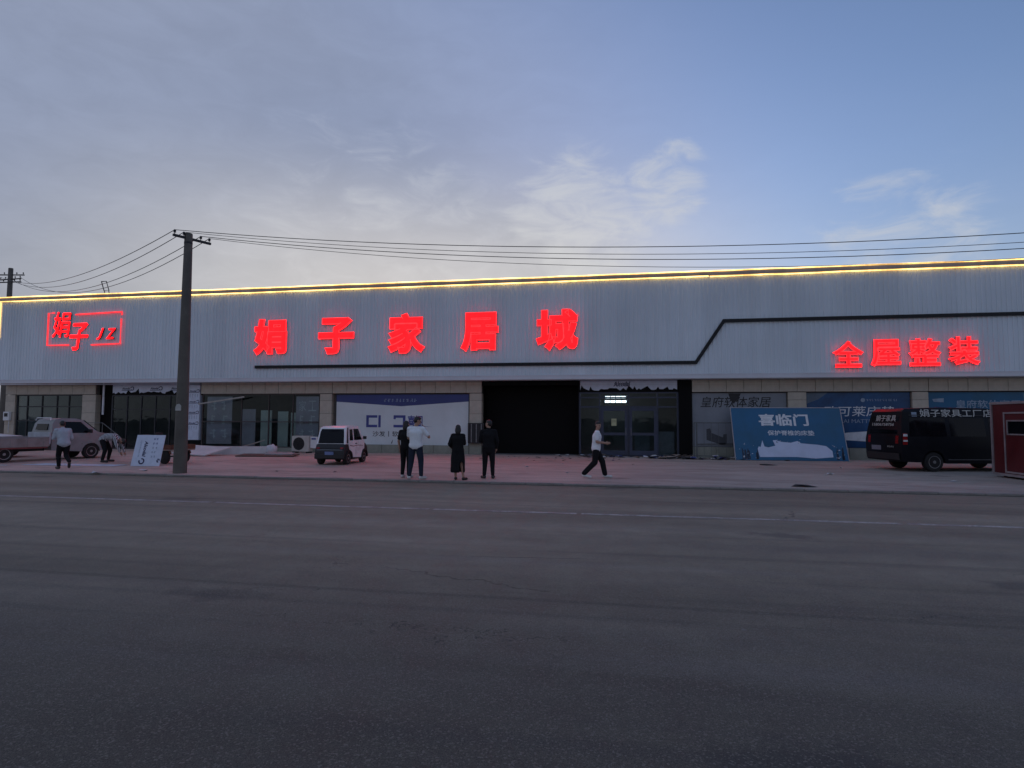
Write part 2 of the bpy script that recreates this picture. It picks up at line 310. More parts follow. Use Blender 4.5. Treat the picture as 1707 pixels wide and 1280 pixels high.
# ------------------------------------------------------------------ mesh helpers
class MB:
    def __init__(s): s.v = []; s.f = []
    def add(s, vs, fs):
        o = len(s.v); s.v += [tuple(v) for v in vs]; s.f += [tuple(i+o for i in f) for f in fs]; return s
    def box(s, x0, x1, y0, y1, z0, z1):
        return s.add([(x0, y0, z0), (x1, y0, z0), (x1, y1, z0), (x0, y1, z0), (x0, y0, z1), (x1, y0, z1), (x1, y1, z1), (x0, y1, z1)],
                     [(3, 2, 1, 0), (4, 5, 6, 7), (0, 1, 5, 4), (1, 2, 6, 5), (2, 3, 7, 6), (3, 0, 4, 7)])
    def prism(s, pts, ext):                                   # polygon (3D points) pushed along ext
        n = len(pts); e = Vector(ext); a = [Vector(p) for p in pts]
        vs = a + [p+e for p in a]
        return s.add(vs, [tuple(range(n))[::-1], tuple(range(n, 2*n))] + [(i, (i+1) % n, (i+1) % n+n, i+n) for i in range(n)])
    def tube(s, path, r, n=8, caps=True):
        path = [Vector(p) for p in path]; rs = r if isinstance(r, (list, tuple)) else [r]*len(path); vs = []
        for i, p in enumerate(path):
            d = (path[min(i+1, len(path)-1)] - path[max(i-1, 0)]).normalized()
            a = d.orthogonal() if abs(d.z) > .95 else d.cross(Vector((0, 0, 1)))
            a.normalize(); b = d.cross(a)
            vs += [p + (a*math.cos(k*2*math.pi/n) + b*math.sin(k*2*math.pi/n))*rs[i] for k in range(n)]
        fs = [(i*n+k, i*n+(k+1) % n, (i+1)*n+(k+1) % n, (i+1)*n+k) for i in range(len(path)-1) for k in range(n)]
        if caps: fs += [tuple(range(n))[::-1], tuple(range((len(path)-1)*n, len(path)*n))]
        return s.add(vs, fs)
    def lathe(s, prof, origin, axis, n=20):                   # prof: (radius, height along axis)
        o = Vector(origin); ax = Vector(axis).normalized(); a = ax.orthogonal().normalized(); b = ax.cross(a); vs = []
        for r, h in prof: vs += [o + ax*h + (a*math.cos(k*2*math.pi/n)+b*math.sin(k*2*math.pi/n))*r for k in range(n)]
        fs = [(i*n+k, i*n+(k+1) % n, (i+1)*n+(k+1) % n, (i+1)*n+k) for i in range(len(prof)-1) for k in range(n)]
        if prof[0][0] > 1e-4: fs.append(tuple(range(n))[::-1])
        if prof[-1][0] > 1e-4: fs.append(tuple(range((len(prof)-1)*n, len(prof)*n)))
        return s.add(vs, fs)
    def sphere(s, c, r, n=12, m=8):
        rx, ry, rz = r if isinstance(r, (tuple, list)) else (r, r, r); vs = [(c[0], c[1], c[2]-rz)]; fs = []
        for i in range(1, m):
            t = -math.pi/2 + math.pi*i/m
            vs += [(c[0]+rx*math.cos(t)*math.cos(k*2*math.pi/n), c[1]+ry*math.cos(t)*math.sin(k*2*math.pi/n), c[2]+rz*math.sin(t)) for k in range(n)]
        vs.append((c[0], c[1], c[2]+rz)); L = len(vs)-1
        for k in range(n):
            fs.append((0, 1+(k+1) % n, 1+k)); fs.append((L, L-n+k, L-n+(k+1) % n))
        for i in range(m-2):
            for k in range(n): fs.append((1+i*n+k, 1+i*n+(k+1) % n, 1+(i+1)*n+(k+1) % n, 1+(i+1)*n+k))
        return s.add(vs, fs)
    def capsule(s, p0, r0, p1, r1, n=14):
        p0, p1 = Vector(p0), Vector(p1); d = p1-p0; L = d.length; ax = d.normalized() if L > 1e-6 else Vector((0, 0, 1))
        prof = [(1e-5, -r0)] + [(r0*math.cos(R(t)), r0*math.sin(R(t))) for t in (-65, -35, 0)] + [(r1*math.cos(R(t)), L+r1*math.sin(R(t))) for t in (0, 35, 65)] + [(1e-5, L+r1)]
        return s.lathe(prof, p0, ax, n)
    def data(s, name, bevel=0.0, smooth=False, seg=2):
        me = bpy.data.meshes.new(name); me.from_pydata(s.v, [], s.f)
        bm = bmesh.new(); bm.from_mesh(me); bmesh.ops.recalc_face_normals(bm, faces=bm.faces)
        if bevel:
            es = [e for e in bm.edges if len(e.link_faces) == 2 and e.calc_face_angle(0) > R(28)]
            bmesh.ops.bevel(bm, geom=es, offset=bevel, segments=seg, affect='EDGES', profile=.5, clamp_overlap=True)
        if smooth:
            for f in bm.faces: f.smooth = True
        bm.to_mesh(me); bm.free()
        if smooth: 
            try: me.set_sharp_from_angle(angle=R(40))
            except Exception: pass
        return me
    def build(s, name, m, parent=None, bevel=0.0, smooth=False, seg=2):
        return link(name, s.data(name, bevel, smooth, seg), m, parent)
def link(name, me, m, parent=None, mw=None):
    if m is not None and not me.materials: me.materials.append(m)
    o = bpy.data.objects.new(name, me); COL.objects.link(o)
    if parent is not None: o.parent = parent
    if mw is not None: o.matrix_local = mw
    return o
def empty(name, loc=(0, 0, 0), rz=0.0):
    o = bpy.data.objects.new(name, None); COL.objects.link(o); o.location = loc; o.rotation_euler = (0, 0, rz); o.empty_display_size = .2
    return o
def tag(o, label, cat, group=None, kind=None):
    o['label'] = label; o['category'] = cat
    if group: o['group'] = group
    if kind: o['kind'] = kind
    return o
def struct(o, kind='structure'): o['kind'] = kind; return o
def box(name, m, parent, x0, x1, y0, y1, z0, z1, bevel=0.0): return MB().box(x0, x1, y0, y1, z0, z1).build(name, m, parent, bevel)
def frame(origin, right, upv):                                # basis: u right, v up, w out of the surface
    r = Vector(right).normalized(); u = Vector(upv).normalized(); w = r.cross(u).normalized(); o = Vector(origin)
    return Matrix(((r.x, u.x, w.x, o.x), (r.y, u.y, w.y, o.y), (r.z, u.z, w.z, o.z), (0, 0, 0, 1)))
TMP = bpy.data.scenes.new('workbench')       # scratch scene: evaluates one object at a time, removed at the end
def evaluated(o):
    TMP.collection.objects.link(o); vl = TMP.view_layers[0]; vl.update()
    me = bpy.data.meshes.new_from_object(o.evaluated_get(vl.depsgraph)); TMP.collection.objects.unlink(o); return me
def raw_text(body, shear, off, outline):
    c = bpy.data.curves.new('lettering', 'FONT'); c.body = body; c.size = 1; c.shear = shear; c.resolution_u = 4; c.offset = off
    if outline: c.fill_mode = 'NONE'; c.bevel_depth = outline; c.bevel_resolution = 1
    else: c.fill_mode = 'BOTH'; c.extrude = .5
    o = bpy.data.objects.new('lettering', c); me = evaluated(o); bpy.data.objects.remove(o); return me
def text_mesh(body, w, h=None, depth=.004, off=0.0, shear=0.0, outline=0.0, side=None):
    """lettering laid flat: u right, v up, depth out; off fattens the strokes (in ems)"""
    src = [(raw_text(body, shear, 0, 0), .5, 1.0)]
    if off: src.append((raw_text(body, shear, 0, off), off, .98))
    if outline: src = [(raw_text(body, shear, off*.8, outline), None, 1.0)]
    vs, fs = [], []
    for me, half, k in src:
        o = len(vs)
        for v in me.vertices:
            z = v.co.z
            vs.append((v.co.x, v.co.y, (z/half*.5+.5)*depth*k if half else depth + z*w*.8))
        fs += [tuple(i+o for i in p.vertices) for p in me.polygons]; bpy.data.meshes.remove(me)
    xs = [v[0] for v in vs]; ys = [v[1] for v in vs]; x0, x1, y0, y1 = min(xs), max(xs), min(ys), max(ys); sx = w/(x1-x0); sy = h/(y1-y0) if h else sx
    me = bpy.data.meshes.new('lettering'); me.from_pydata([((x-(x0+x1)/2)*sx, (y-(y0+y1)/2)*sy, z) for x, y, z in vs], [], fs)
    return me
def text_on(parent, body, m, fr, w, h=None, name='lettering', **k): return link(name, text_mesh(body, w, h, **k), m, parent, fr)

def small_print(parent, m, fr, w, h, n, seed=1):              # print too small to read in the photograph: uneven strokes
    rnd = random.Random(seed); mb = MB(); c = w/n
    for i in range(n):
        x = -w/2+i*c
        for k in range(3):
            a = x+c*rnd.uniform(.05, .45); z = -h/2+h*(k+rnd.uniform(.1, .5))/3; mb.box(a, min(a+c*rnd.uniform(.3, .5), x+c*.9), z, z+h*.13, 0, .003)
        a = x+c*rnd.uniform(.2, .7); mb.box(a, a+c*.12, -h/2, h/2, .0005, .0035)
    return link('small_print', mb.data('small_print'), m, parent, fr)

# ------------------------------------------------------------------ ground
ROAD_Y = -12.95
struct(MB().box(-1500, 1500, -1500, 2500, -.6, -.10).build('ground', M_soil))
struct(MB().box(-400, 400, -36.0, ROAD_Y, -.095, -.05).build('road', M_asphalt))
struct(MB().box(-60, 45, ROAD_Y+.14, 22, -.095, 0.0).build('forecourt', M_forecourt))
kerb = struct(MB().box(-60, 45, ROAD_Y+.005, ROAD_Y+.135, -.09, -.035).build('kerb', M_core))
kb = [MB().box(-.492, .492, -.004, .134, 0, .047+.004*i).data('kerb_stone', .008) for i in range(3)]
for i in range(44):
    o = link('kerb_stone', kb[i % 3], M_kerb, kerb); o.location = (-25+i, ROAD_Y+.003+random.uniform(-.004, .004), -.040)
# edge line: worn paint, laid in lengths that have worn through in places
em = MB(); x = -70.0
while x < 60:
    L = random.uniform(2.5, 7); yw = -17.66+.004*x
    em.add([(x, yw-.075, -.046), (x+L, yw-.075+.004*L, -.046), (x+L, yw+.075+.004*L, -.046), (x, yw+.075, -.046)], [(0, 1, 2, 3)]); x += L+random.uniform(.02, .12)
struct(em.build('edge_line', M_mark))

# ------------------------------------------------------------------ the store building
XL, XR, FZ0, FZ1, FY = -35.05, 27.0, 3.605, 8.53, -0.5
store = tag(empty('furniture_store', (0, 0, 0)), 'long single storey furniture store with ribbed grey steel fascia and tiled columns', 'building')
# ribbed fascia sheet
pm = MB(); pitch = .19; n = int((XR-XL)/pitch); prof = []
for i in range(n):
    x = XL + i*pitch
    prof += [(x, FY), (x+.105, FY), (x+.122, FY-.030), (x+.173, FY-.030)]
prof.append((XL+n*pitch, FY))
vs = [(x, y, FZ0+.2) for x, y in prof] + [(x, y, FZ1-.2) for x, y in prof]; K = len(prof)
pm.add(vs, [(i, i+1, i+1+K, i+K) for i in range(K-1)]); pm.build('fascia_cladding', M_panel, store)
box('fascia_core', M_core, store, XL+.02, XR-.05, FY+.03, -.01, FZ0+.05, FZ1-.06)
box('bottom_trim', M_trim, store, XL-.01, XR, FY-.05, FY+.02, FZ0-.01, FZ0+.20, .012)
box('trim_lip', M_trim, store, XL-.01, XR, FY-.062, FY-.052, FZ0+.17, FZ0+.21)
box('soffit', M_trim, store, XL+.03, XR-.03, FY+.025, .30, FZ0-.03, FZ0+.03)
box('coping', M_coping, store, XL-.05, XR, FY-.12, .12, FZ1-.20, FZ1+.0, .01)
box('roof', M_core, store, XL+.02, XR-.02, .13, 20, 8.0, 8.2)
box('end_wall', M_trim, store, XL, XL+.2, .32, 20, 0, 7.99)
box('end_wall', M_trim, store, XR-.2, XR, .32, 20, 0, 7.99)
box('back_wall', M_core, store, XL+.2, XR-.2, 19.8, 20, 0, 7.99)
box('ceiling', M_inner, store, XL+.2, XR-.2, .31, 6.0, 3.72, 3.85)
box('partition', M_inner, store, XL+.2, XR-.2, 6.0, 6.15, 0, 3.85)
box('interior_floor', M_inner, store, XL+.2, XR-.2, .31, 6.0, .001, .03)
# warm light strips along the coping, with small sags and one dead joint
def strip(x0, x1, z, y, r, seed):
    rnd = random.Random(seed); pts = []; x = x0
    while x < x1:
        pts.append((x, y, z+rnd.uniform(-.011, .011))); x += rnd.uniform(.7, 1.6)
    pts.append((x1, y, z)); return MB().tube(pts, r, 6).build('light_strip', M_warm, store)
strip(XL, XR, FZ1+.005, FY-.14, .026, 1)
strip(XL, 4.05, FZ1-.225, FY-.09, .025, 2)
strip(4.12, XR, FZ1-.240, FY-.09, .025, 3)
MB().tube([(XL-.02, FY-.05, FZ1-.26), (XL-.02, FY-.05, FZ0+2.6)], .05, 6).build('light_strip', M_warm, store)
# black accent bar
def bar_pts():
    return [(-18.8, 4.36), (3.45, 4.33), (4.70, 6.22), (XR, 6.24)]
bm_ = MB(); bp = bar_pts(); hw = .075
def miter(i):
    p = Vector(bp[i]); a = (p-Vector(bp[i-1])).normalized() if i else None; b = (Vector(bp[i+1])-p).normalized() if i < len(bp)-1 else None
    na = Vector((-a.y, a.x)) if a else Vector((-b.y, b.x)); nb = Vector((-b.y, b.x)) if b else na
    m = (na+nb).normalized(); return p, m*(hw/m.dot(na))
poly = [];
for i in range(4):
    p, o = miter(i); poly.append((p+o, p-o))
for i in range(3):
    a, b = poly[i], poly[i+1]
    bm_.prism([(a[0].x, FY-.03, a[0].y), (a[1].x, FY-.03, a[1].y), (b[1].x, FY-.03, b[1].y), (b[0].x, FY-.03, b[0].y)], (0, -.07, 0))
bm_.build('accent_bar', M_blacktrim, store)

# columns with stacked stone tiles, and the tiled beam over the bays
tile_cache = {}
def tile(w, d, h, m, parent, loc, name='tile'):
    key = (round(w, 3), round(d, 3), round(h, 3), m.name)
    if key not in tile_cache: tile_cache[key] = MB().box(-w/2, w/2, 0, d, 0, h).data(name, .006, seg=1)
    o = link(name, tile_cache[key], m, parent); o.location = loc; return o
def column(x0, x1, z1=3.02):
    c = box('column', M_core, store, x0+.02, x1-.02, .03, .34, 0, z1)
    z = .004; k = 0
    while z < z1-.1:
        h = min(.655, z1-z-.004)
        tile(x1-x0-.004, .36, h, M_tile if k else M_tile2, c, ((x0+x1)/2+random.uniform(-.002, .002), random.uniform(-.004, .004), z)); z += h+.012; k += 1
COLS = [(-35.02, -34.36), (-29.84, -28.96), (-15.38, -14.72), (-7.36, -6.74), (7.52, 8.30), (12.64, 13.28), (17.6, 18.3), (22.6, 23.3)]
for a, b in COLS: column(a, b)
def beam(x0, x1):
    c = box('beam', M_core, store, x0+.01, x1-.01, .03, .30, 3.04, 3.57)
    n = max(1, round((x1-x0)/.76)); w = (x1-x0)/n
    for i in range(n): tile(w-.012, .05, .525, M_tile, c, (x0+(i+.5)*w, -.012+random.uniform(-.004, .004), 3.045))
beam(-35.02, -28.98); beam(-22.34, -14.70); beam(-14.69, -6.74); beam(3.32, 13.29); beam(13.30, 23.3)
def plinth(x0, x1, h):
    c = box('plinth', M_core, store, x0+.01, x1-.01, .06, .30, 0, h-.01)
    n = max(1, round((x1-x0)/.95)); w = (x1-x0)/n
    for i in range(n): tile(w-.012, .06, h-.004, M_tile2, c, (x0+(i+.5)*w, .02, .002))

pane_n = [0]
def glazing(x0, x1, z0, z1, xs, zs, m=M_frame, g=M_glass, y=.12, t=.055, name='window'):
    f = MB(); xs = [x0]+list(xs)+[x1]; zs = [z0]+list(zs)+[z1]
    for i, x in enumerate(xs):
        w = t if 0 < i < len(xs)-1 else t*1.3; f.box(x-w/2, x+w/2, y-.04, y+.04, z0, z1)
    for i, z in enumerate(zs):
        w = t if 0 < i < len(zs)-1 else t*1.3; f.box(x0, x1, y-.036, y+.036, z-w/2, z+w/2)
    o = f.build(name, m, store)
    for i in range(len(xs)-1):
        for j in range(len(zs)-1):
            MB().box(xs[i]+t/2, xs[i+1]-t/2, y-.006, y+.006, zs[j]+t/2, zs[j+1]-t/2).build('pane', g, o)
    return o
# bay by the car park: dark window with a door leaf
glazing(-34.30, -29.90, .06, 3.0, (-33.6, -32.6, -31.6, -30.8), (1.55, 2.35))
MB().box(-33.5, -32.75, .35, .40, .1, 1.5).build('door_leaf', mat('teal_leaf', (.05, .085, .09), .5), store)
# recess with rain pipe
box('recess_panel', M_black, store, -28.93, -28.0, .35, .40, 0, 3.57)
# wide dark shopfront half stripped of its protective film
box('head_panel', M_black, store, -28.0, -22.36, .10, .30, 2.98, 3.57)
glazing(-27.95, -23.15, .05, 2.96, (-27.0, -26.1, -25.2, -24.3), (2.2,))
box('film_column', M_filmblue, store, -23.10, -22.42, .0, .32, .55, 3.55, .01)
# glazed showroom bay
glazing(-22.28, -15.42, .22, 3.0, (-19.95, -18.35, -16.95), (1.55,), t=.045, m=mat('brown_frame', (.06, .045, .045), .5))
box('sill', M_tile2, store, -22.3, -15.4, -.02, .30, 0, .2, .01)
# black portal
box('portal_panel', M_black, store, -6.73, -1.95, .9, .95, 0, 3.57)
box('portal_panel', M_black, store, -6.73, -6.70, .36, .9, 0, 3.57)
box('portal_panel', M_black, store, -1.98, -1.95, .05, .9, 0, 3.57)
box('portal_panel', M_black, store, -6.69, -1.99, -.05, .89, 3.40, 3.57)
box('portal_panel', M_black, store, 2.72, 3.29, .0, .3, 0, 3.57)
# entrance doors
box('head_panel', M_black, store, -1.94, 2.71, .10, .30, 3.06, 3.57)
glazing(-1.90, 2.68, .05, 3.04, (-.95, .40, 1.75), (2.35, 2.80), m=M_blueframe, y=.16, t=.07)
def door(x0, x1, hx):
    d = MB(); z0, z1, y = .06, 2.30, .09
    for a, b, c, e in ((x0, x0+.13, z0, z1), (x1-.13, x1, z0, z1)): d.box(a, b, y-.03, y+.03, c, e)
    for c, e in ((z0, z0+.22), (z1-.14, z1), (1.0, 1.13)): d.box(x0+.13, x1-.13, y-.028, y+.028, c, e)
    o = d.build('door', M_blueframe, store)
    MB().box(x0+.13, x1-.13, y-.005, y+.005, z0+.22, 1.0).build('pane', M_glass, o)
    MB().box(x0+.13, x1-.13, y-.005, y+.005, 1.13, z1-.14).build('pane', M_glass, o)
    MB().tube([(hx, y-.03, 1.0), (hx, y-.08, 1.0), (hx, y-.08, 1.35), (hx, y-.03, 1.35)], .012, 6).build('handle', M_steel, o)
door(-.90, .36, .28); door(.44, 1.71, .52)
# posters' plinths
plinth(-14.70, -7.38, .42); plinth(3.32, 7.50, .50); plinth(8.32, 12.62, .52); plinth(13.30, 17.58, .52); plinth(18.32, 22.58, .52)
box('backing_wall', M_core, store, -14.70, -7.38, .24, .30, .42, 3.03)
box('backing_wall', M_core, store, 3.32, 22.58, .24, .30, .52, 3.03)
# louvred box fixed to the column beside the portal
lv = box('louvre_box', M_darkmetal, store, -7.38, -6.58, -.22, -.03, .55, 1.55, .01)
for i in range(6): box('louvre_slat', M_steel if i % 2 else M_darkmetal, lv, -7.34+i*.125, -7.34+i*.125+.045, -.25, -.222, .6, 1.5)

# film strips left on the heads of the shopfronts (torn lower edge), with their print
def torn(x0, x1, z0, z1, y, seed, m=M_filmblue):
    rnd = random.Random(seed); top = []; bot = []; x = x0
    while x < x1:
        bot.append((x, z0 + rnd.uniform(-.04, .10) + (.18 if rnd.random() < .12 else 0))); x += rnd.uniform(.05, .20)
    bot.append((x1, z0)); mb = MB()
    for (a, za), (b, zb) in zip(bot, bot[1:]):
        mb.prism([(a, y, za), (b, y, zb), (b, y, z1), (a, y, z1)], (0, -.006, 0))
    return mb.build('protective_film', m)
def film_print(parent, cx, z, y, w, depth=.003):
    o = text_on(parent, 'Alcodal', M_ink, frame((cx-w*.12, y, z), (1, 0, 0), (0, 0, 1)), w*.7, name='lettering', off=.03, shear=.2)
    ring = MB(); c = Vector((cx+w*.40, y-.004, z)); r = w*.13
    pts = [c+Vector((math.cos(R(t))*r, 0, math.sin(R(t))*r)) for t in range(-150, 151, 30)]
    ring.tube(pts, r*.22, 5); ring.box(cx-w*.5, cx+w*.3, y-.005, y-.001, z-w*.16, z-w*.12)
    ring.build('emblem', M_ink, parent)
f1 = tag(torn(-27.95, -23.12, 3.10, 3.57, .085, 3), 'torn strip of white printed film above the dark shopfront beside the concrete pole', 'film')
for cx in (-27.0, -25.2, -23.9): film_print(f1, cx, 3.36, .078, .75)
f2 = tag(torn(-1.88, 2.66, 3.16, 3.56, .085, 8), 'ragged torn strip of white film above the glass entrance doors', 'film')
text_on(f2, 'Alcodal', M_ink, frame((.1, .078, 3.42), (1, 0, 0), (0, 0, 1)), .8, off=.03, shear=.2)
f3 = tag(MB().box(-23.11, -22.41, -.008, -.002, .56, 3.54).build('protective_film', M_filmblue), 'white film with repeated navy print wrapped round the column behind the pole', 'film')
for z in (3.2, 2.62, 2.04, 1.46):
    film_print(f3, -22.76, z, -.0085, .60)
    for k in range(4):
        small_print(f3, M_printpale, frame((-22.99+k*.15, -.0085, z-.26), (1, 0, 0), (0, 0, 1)), .085, .2, 1, k)

# ------------------------------------------------------------------ red illuminated signs
def led_char(parent, ch, x0, x1, z0, z1, off=.045, shear=0.0, outline=True, depth=.10, y=FY-.06, line=.022):
    fr = frame(((x0+x1)/2, y, (z0+z1)/2), (1, 0, 0), (0, 0, 1))
    me = text_mesh(ch, x1-x0, z1-z0, depth=depth, off=off, shear=shear); me.materials.append(M_red); me.materials.append(M_return)
    for p_ in me.polygons: p_.material_index = 0 if p_.normal.z > .35 else 1
    o = link('character', me, None, parent, fr)
    if outline:
        me = text_mesh(ch, x1-x0, z1-z0, depth=depth, off=off, shear=shear, outline=line/max(x1-x0, .1))
        link('neon_edge', me, M_redline, o)
    return o
s1 = tag(empty('illuminated_sign', (0, FY, 4.9)), 'large five character red lit sign spread across the middle of the fascia', 'sign')
s1.location = (0, 0, 0)
for ch, x0, x1, z0, z1 in (('娟', -18.88, -17.0, 4.98, 6.88), ('子', -15.22, -13.28, 4.97, 6.86), ('家', -11.46, -9.5, 4.94, 6.98), ('居', -7.68, -5.78, 4.99, 6.92), ('城', -3.95, -1.9, 4.95, 6.97)):
    led_char(s1, ch, x0, x1, z0, z1, off=.048, line=.016)
s2 = tag(empty('illuminated_sign'), 'smaller four character red lit sign under the raised black accent bar', 'sign')
for ch, x0, x1, z0, z1 in (('全', 9.24, 10.50, 4.02, 5.20), ('屋', 10.78, 11.97, 4.06, 5.24), ('整', 12.28, 13.55, 4.05, 5.25), ('装', 13.81, 15.03, 4.06, 5.30)):
    led_char(s2, ch, x0, x1, z0, z1, off=.026, line=.018)
s3 = tag(empty('illuminated_sign'), 'framed red lit logo sign with two brush characters and italic letters JZ', 'sign')
led_char(s3, '娟', -31.40, -30.20, 6.15, 7.60, off=.010, shear=.14, outline=False, depth=.05)
led_char(s3, '子', -30.25, -29.05, 5.42, 6.95, off=.014, shear=.16, outline=False, depth=.05)
led_char(s3, 'J', -28.45, -27.98, 5.98, 6.62, off=.02, shear=.3, outline=False)
led_char(s3, 'Z', -27.85, -27.22, 6.0, 6.6, off=.02, shear=.3, outline=False)
for pts in ([(-31.3, 7.55), (-31.68, 7.55), (-31.68, 5.72), (-30.25, 5.72)], [(-29.9, 7.42), (-26.92, 7.50), (-26.92, 7.32)], [(-26.95, 7.12), (-26.95, 5.74), (-28.8, 5.70)]):
    MB().tube([(a, FY-.11, b) for a, b in pts], .040, 8).build('frame_tube', M_redline, s3)

# ------------------------------------------------------------------ posters in the bays
def poster(x0, x1, z0, z1, m, label, y=.14):
    p = tag(empty('poster', ((x0+x1)/2, y, z0)), label, 'poster'); w, h = x1-x0, z1-z0
    MB().box(-w/2, w/2, 0, .05, 0, h).build('panel', m, p); return p, w, h
def on(x, z, e=.002): return frame((x, -e, z), (1, 0, 0), (0, 0, 1))
def flat(parent, pts, m, name='print', e=.002, t=.002): return MB().prism([(a, -e, b) for a, b in pts], (0, -t, 0)).build(name, m, parent)
p, w, h = poster(-14.56, -7.40, .42, 2.98, M_whiteposter, 'white poster with blue pointed header and blue block characters beside black portal')
flat(p, [(-w/2, h), (-w/2, h-.36), (0, h-.60), (w/2, h-.36), (w/2, h)], M_bluehead, 'header')
small_print(p, M_printpale, on(-.05, h-.30, .006), 1.8, .16, 9, 4)
B = M_inkblue
flat(p, [(-1.88, 1.50), (-1.28, 1.50), (-1.28, 1.37), (-1.74, 1.37), (-1.74, 1.01), (-1.28, 1.01), (-1.28, .88), (-1.88, .88)], B, 'logo')
flat(p, [(-1.22, 1.50), (-1.09, 1.50), (-1.09, .88), (-1.22, .88)], B, 'logo')
flat(p, [(-.40, 1.50), (.24, 1.50), (.24, .88), (-.40, .88), (-.40, 1.01), (.10, 1.01), (.10, 1.37), (-.28, 1.37), (-.28, 1.30), (-.40, 1.30)], B, 'logo')
text_on(p, '喜阁', B, on(1.02, 1.19), 1.34, .62, off=.022)
text_on(p, '沙发丨软床', M_inkblack, on(-.65, .55), 1.75, .28, off=.006)
flat(p, [(-.52, .06), (-.46, .06), (-.42, .24), (-.44, .24)], M_inkblack)
for sx in (-w/2+.02, w/2-.02): MB().box(sx-.02, sx+.02, -.012, .0, 0, h).build('edge_trim', M_darkmetal, p)

p, w, h = poster(3.34, 7.48, .52, 3.0, M_greyposter, 'grey faded poster with black brush characters and a bed picture behind the railing')
text_on(p, '皇府软体家居', M_inkblack, on(-.15, h-.42), 3.1, .50, off=.006, shear=.15)
flat(p, [(-.45, h-.02), (.1, h-.02), (0.0, h-.25), (-.22, h-.50), (-.38, h-.30)], M_inkblack, 'stain', .005)
flat(p, [(-1.45, .30), (-1.45, .80), (-1.28, .84), (-1.22, .62), (-.72, .42), (-.70, .56), (-.55, .58), (-.55, .12), (-.8, .08)], mat('print_dark_grey', (.06, .065, .075), .6), 'bed_picture')
flat(p, [(-1.9, .04), (.4, .04), (.4, .14), (-.4, .16), (-1.9, .12)], mat('print_mid_grey', (.12, .125, .13), .6), 'floor_picture')
p, w, h = poster(8.34, 12.60, .54, 3.0, M_blueboard2, 'dark blue poster with white brush characters and a white mattress behind the van')
text_on(p, '欧可莱床垫', M_printwhite, on(.05, 1.62), 2.95, .46, off=.004, shear=.1)
text_on(p, 'OKELAI MATTRESS', M_printpale, on(-.15, 1.18), 2.2, .17)
small_print(p, M_printpale, on(1.0, 2.12), 1.3, .10, 12, 5)
MB().lathe([(.09, 0), (.09, .003)], (.22, -.002, 2.12), (0, -1, 0), 16).build('emblem', M_printpale, p)
flat(p, [(-.9, .50), (-.75, .34), (.3, .28), (1.7, .40), (1.8, .62), (.5, .74), (-.5, .66)], M_printwhite, 'mattress_picture')
flat(p, [(-w/2, h), (-w/2, h-.5), (-w/2+.5, h-.3), (-w/2+.9, h)], mat('print_haze', (.10, .14, .19), .5), 'sky_picture')
p, w, h = poster(13.32, 17.56, .54, 3.0, M_blueboard, 'mid blue poster with pale block characters beyond the van roof')
text_on(p, '皇府软体家居', M_printpale, on(.22, h-.52), 2.5, .36, off=.012)
flat(p, [(1.55, h-.02), (1.95, h-.02), (2.1, h-.45), (1.8, h-1.0), (1.6, h-.6)], mat('print_sky', (.06, .15, .23), .5), 'cloud_picture')
flat(p, [(-1.95, h-.3), (-1.5, h-.26), (-1.5, h-.44), (-1.9, h-.42)], M_printpale, 'cloud_picture')
p, w, h = poster(18.34, 22.56, .54, 3.0, M_blueboard2, 'plain dark blue poster past the red booth')

mat('print_faint', (.62, .62, .64), .6)
# poster sheets standing inside the glazed showroom, and door panels on display behind the glass
for x0, x1, cols, lab in ((-22.1, -20.6, ('', ''), 'dark lettered sheet inside the showroom glass beside the film wrapped column'),
                          (-16.85, -15.55, ('家', '工'), 'dark lettered sheet inside the showroom glass above the air conditioner')):
    q = tag(empty('hanging_sheet', ((x0+x1)/2, .22, .35)), lab, 'sheet'); w = x1-x0
    MB().box(-w/2, w/2, 0, .02, 0, 2.55).build('sheet', M_lilacpanel, q)
    for k, s in enumerate(cols):
        for j in range(3):
            if j >= len(s): small_print(q, MATS['print_faint'], on(-w*.22+k*w*.44, 2.05-j*.75), w*.32, .5, 1, j+3*k); continue
            ch = s[j]; text_on(q, ch, mat('print_faint', (.62, .62, .64), .6), on(-w*.22+k*w*.44, 2.05), w*.34, .55, off=.004)
for i, (x0, x1, m) in enumerate(((-20.2, -19.35, M_lilacpanel), (-19.1, -18.45, M_greenpanel), (-18.15, -17.55, M_greenpanel), (-17.45, -16.98, M_greenpanel))):
    q = tag(empty('display_door', ((x0+x1)/2, .45+.1*i, .03)), ['lilac grey door panel standing behind the showroom glass', 'wide green grey door panel behind the glass next to the lilac one', 'middle green grey door panel behind the showroom glass', 'narrow green grey door panel behind the glass by the lettered sheet'][i], 'door panel', 'door panels on display')
    w = x1-x0; MB().box(-w/2, w/2, 0, .04, 0, 2.2-.06*i).build('leaf', m, q, .01); MB().box(-w/2+.08, w/2-.08, -.008, .002, .3, 1.9).build('inset', m, q)
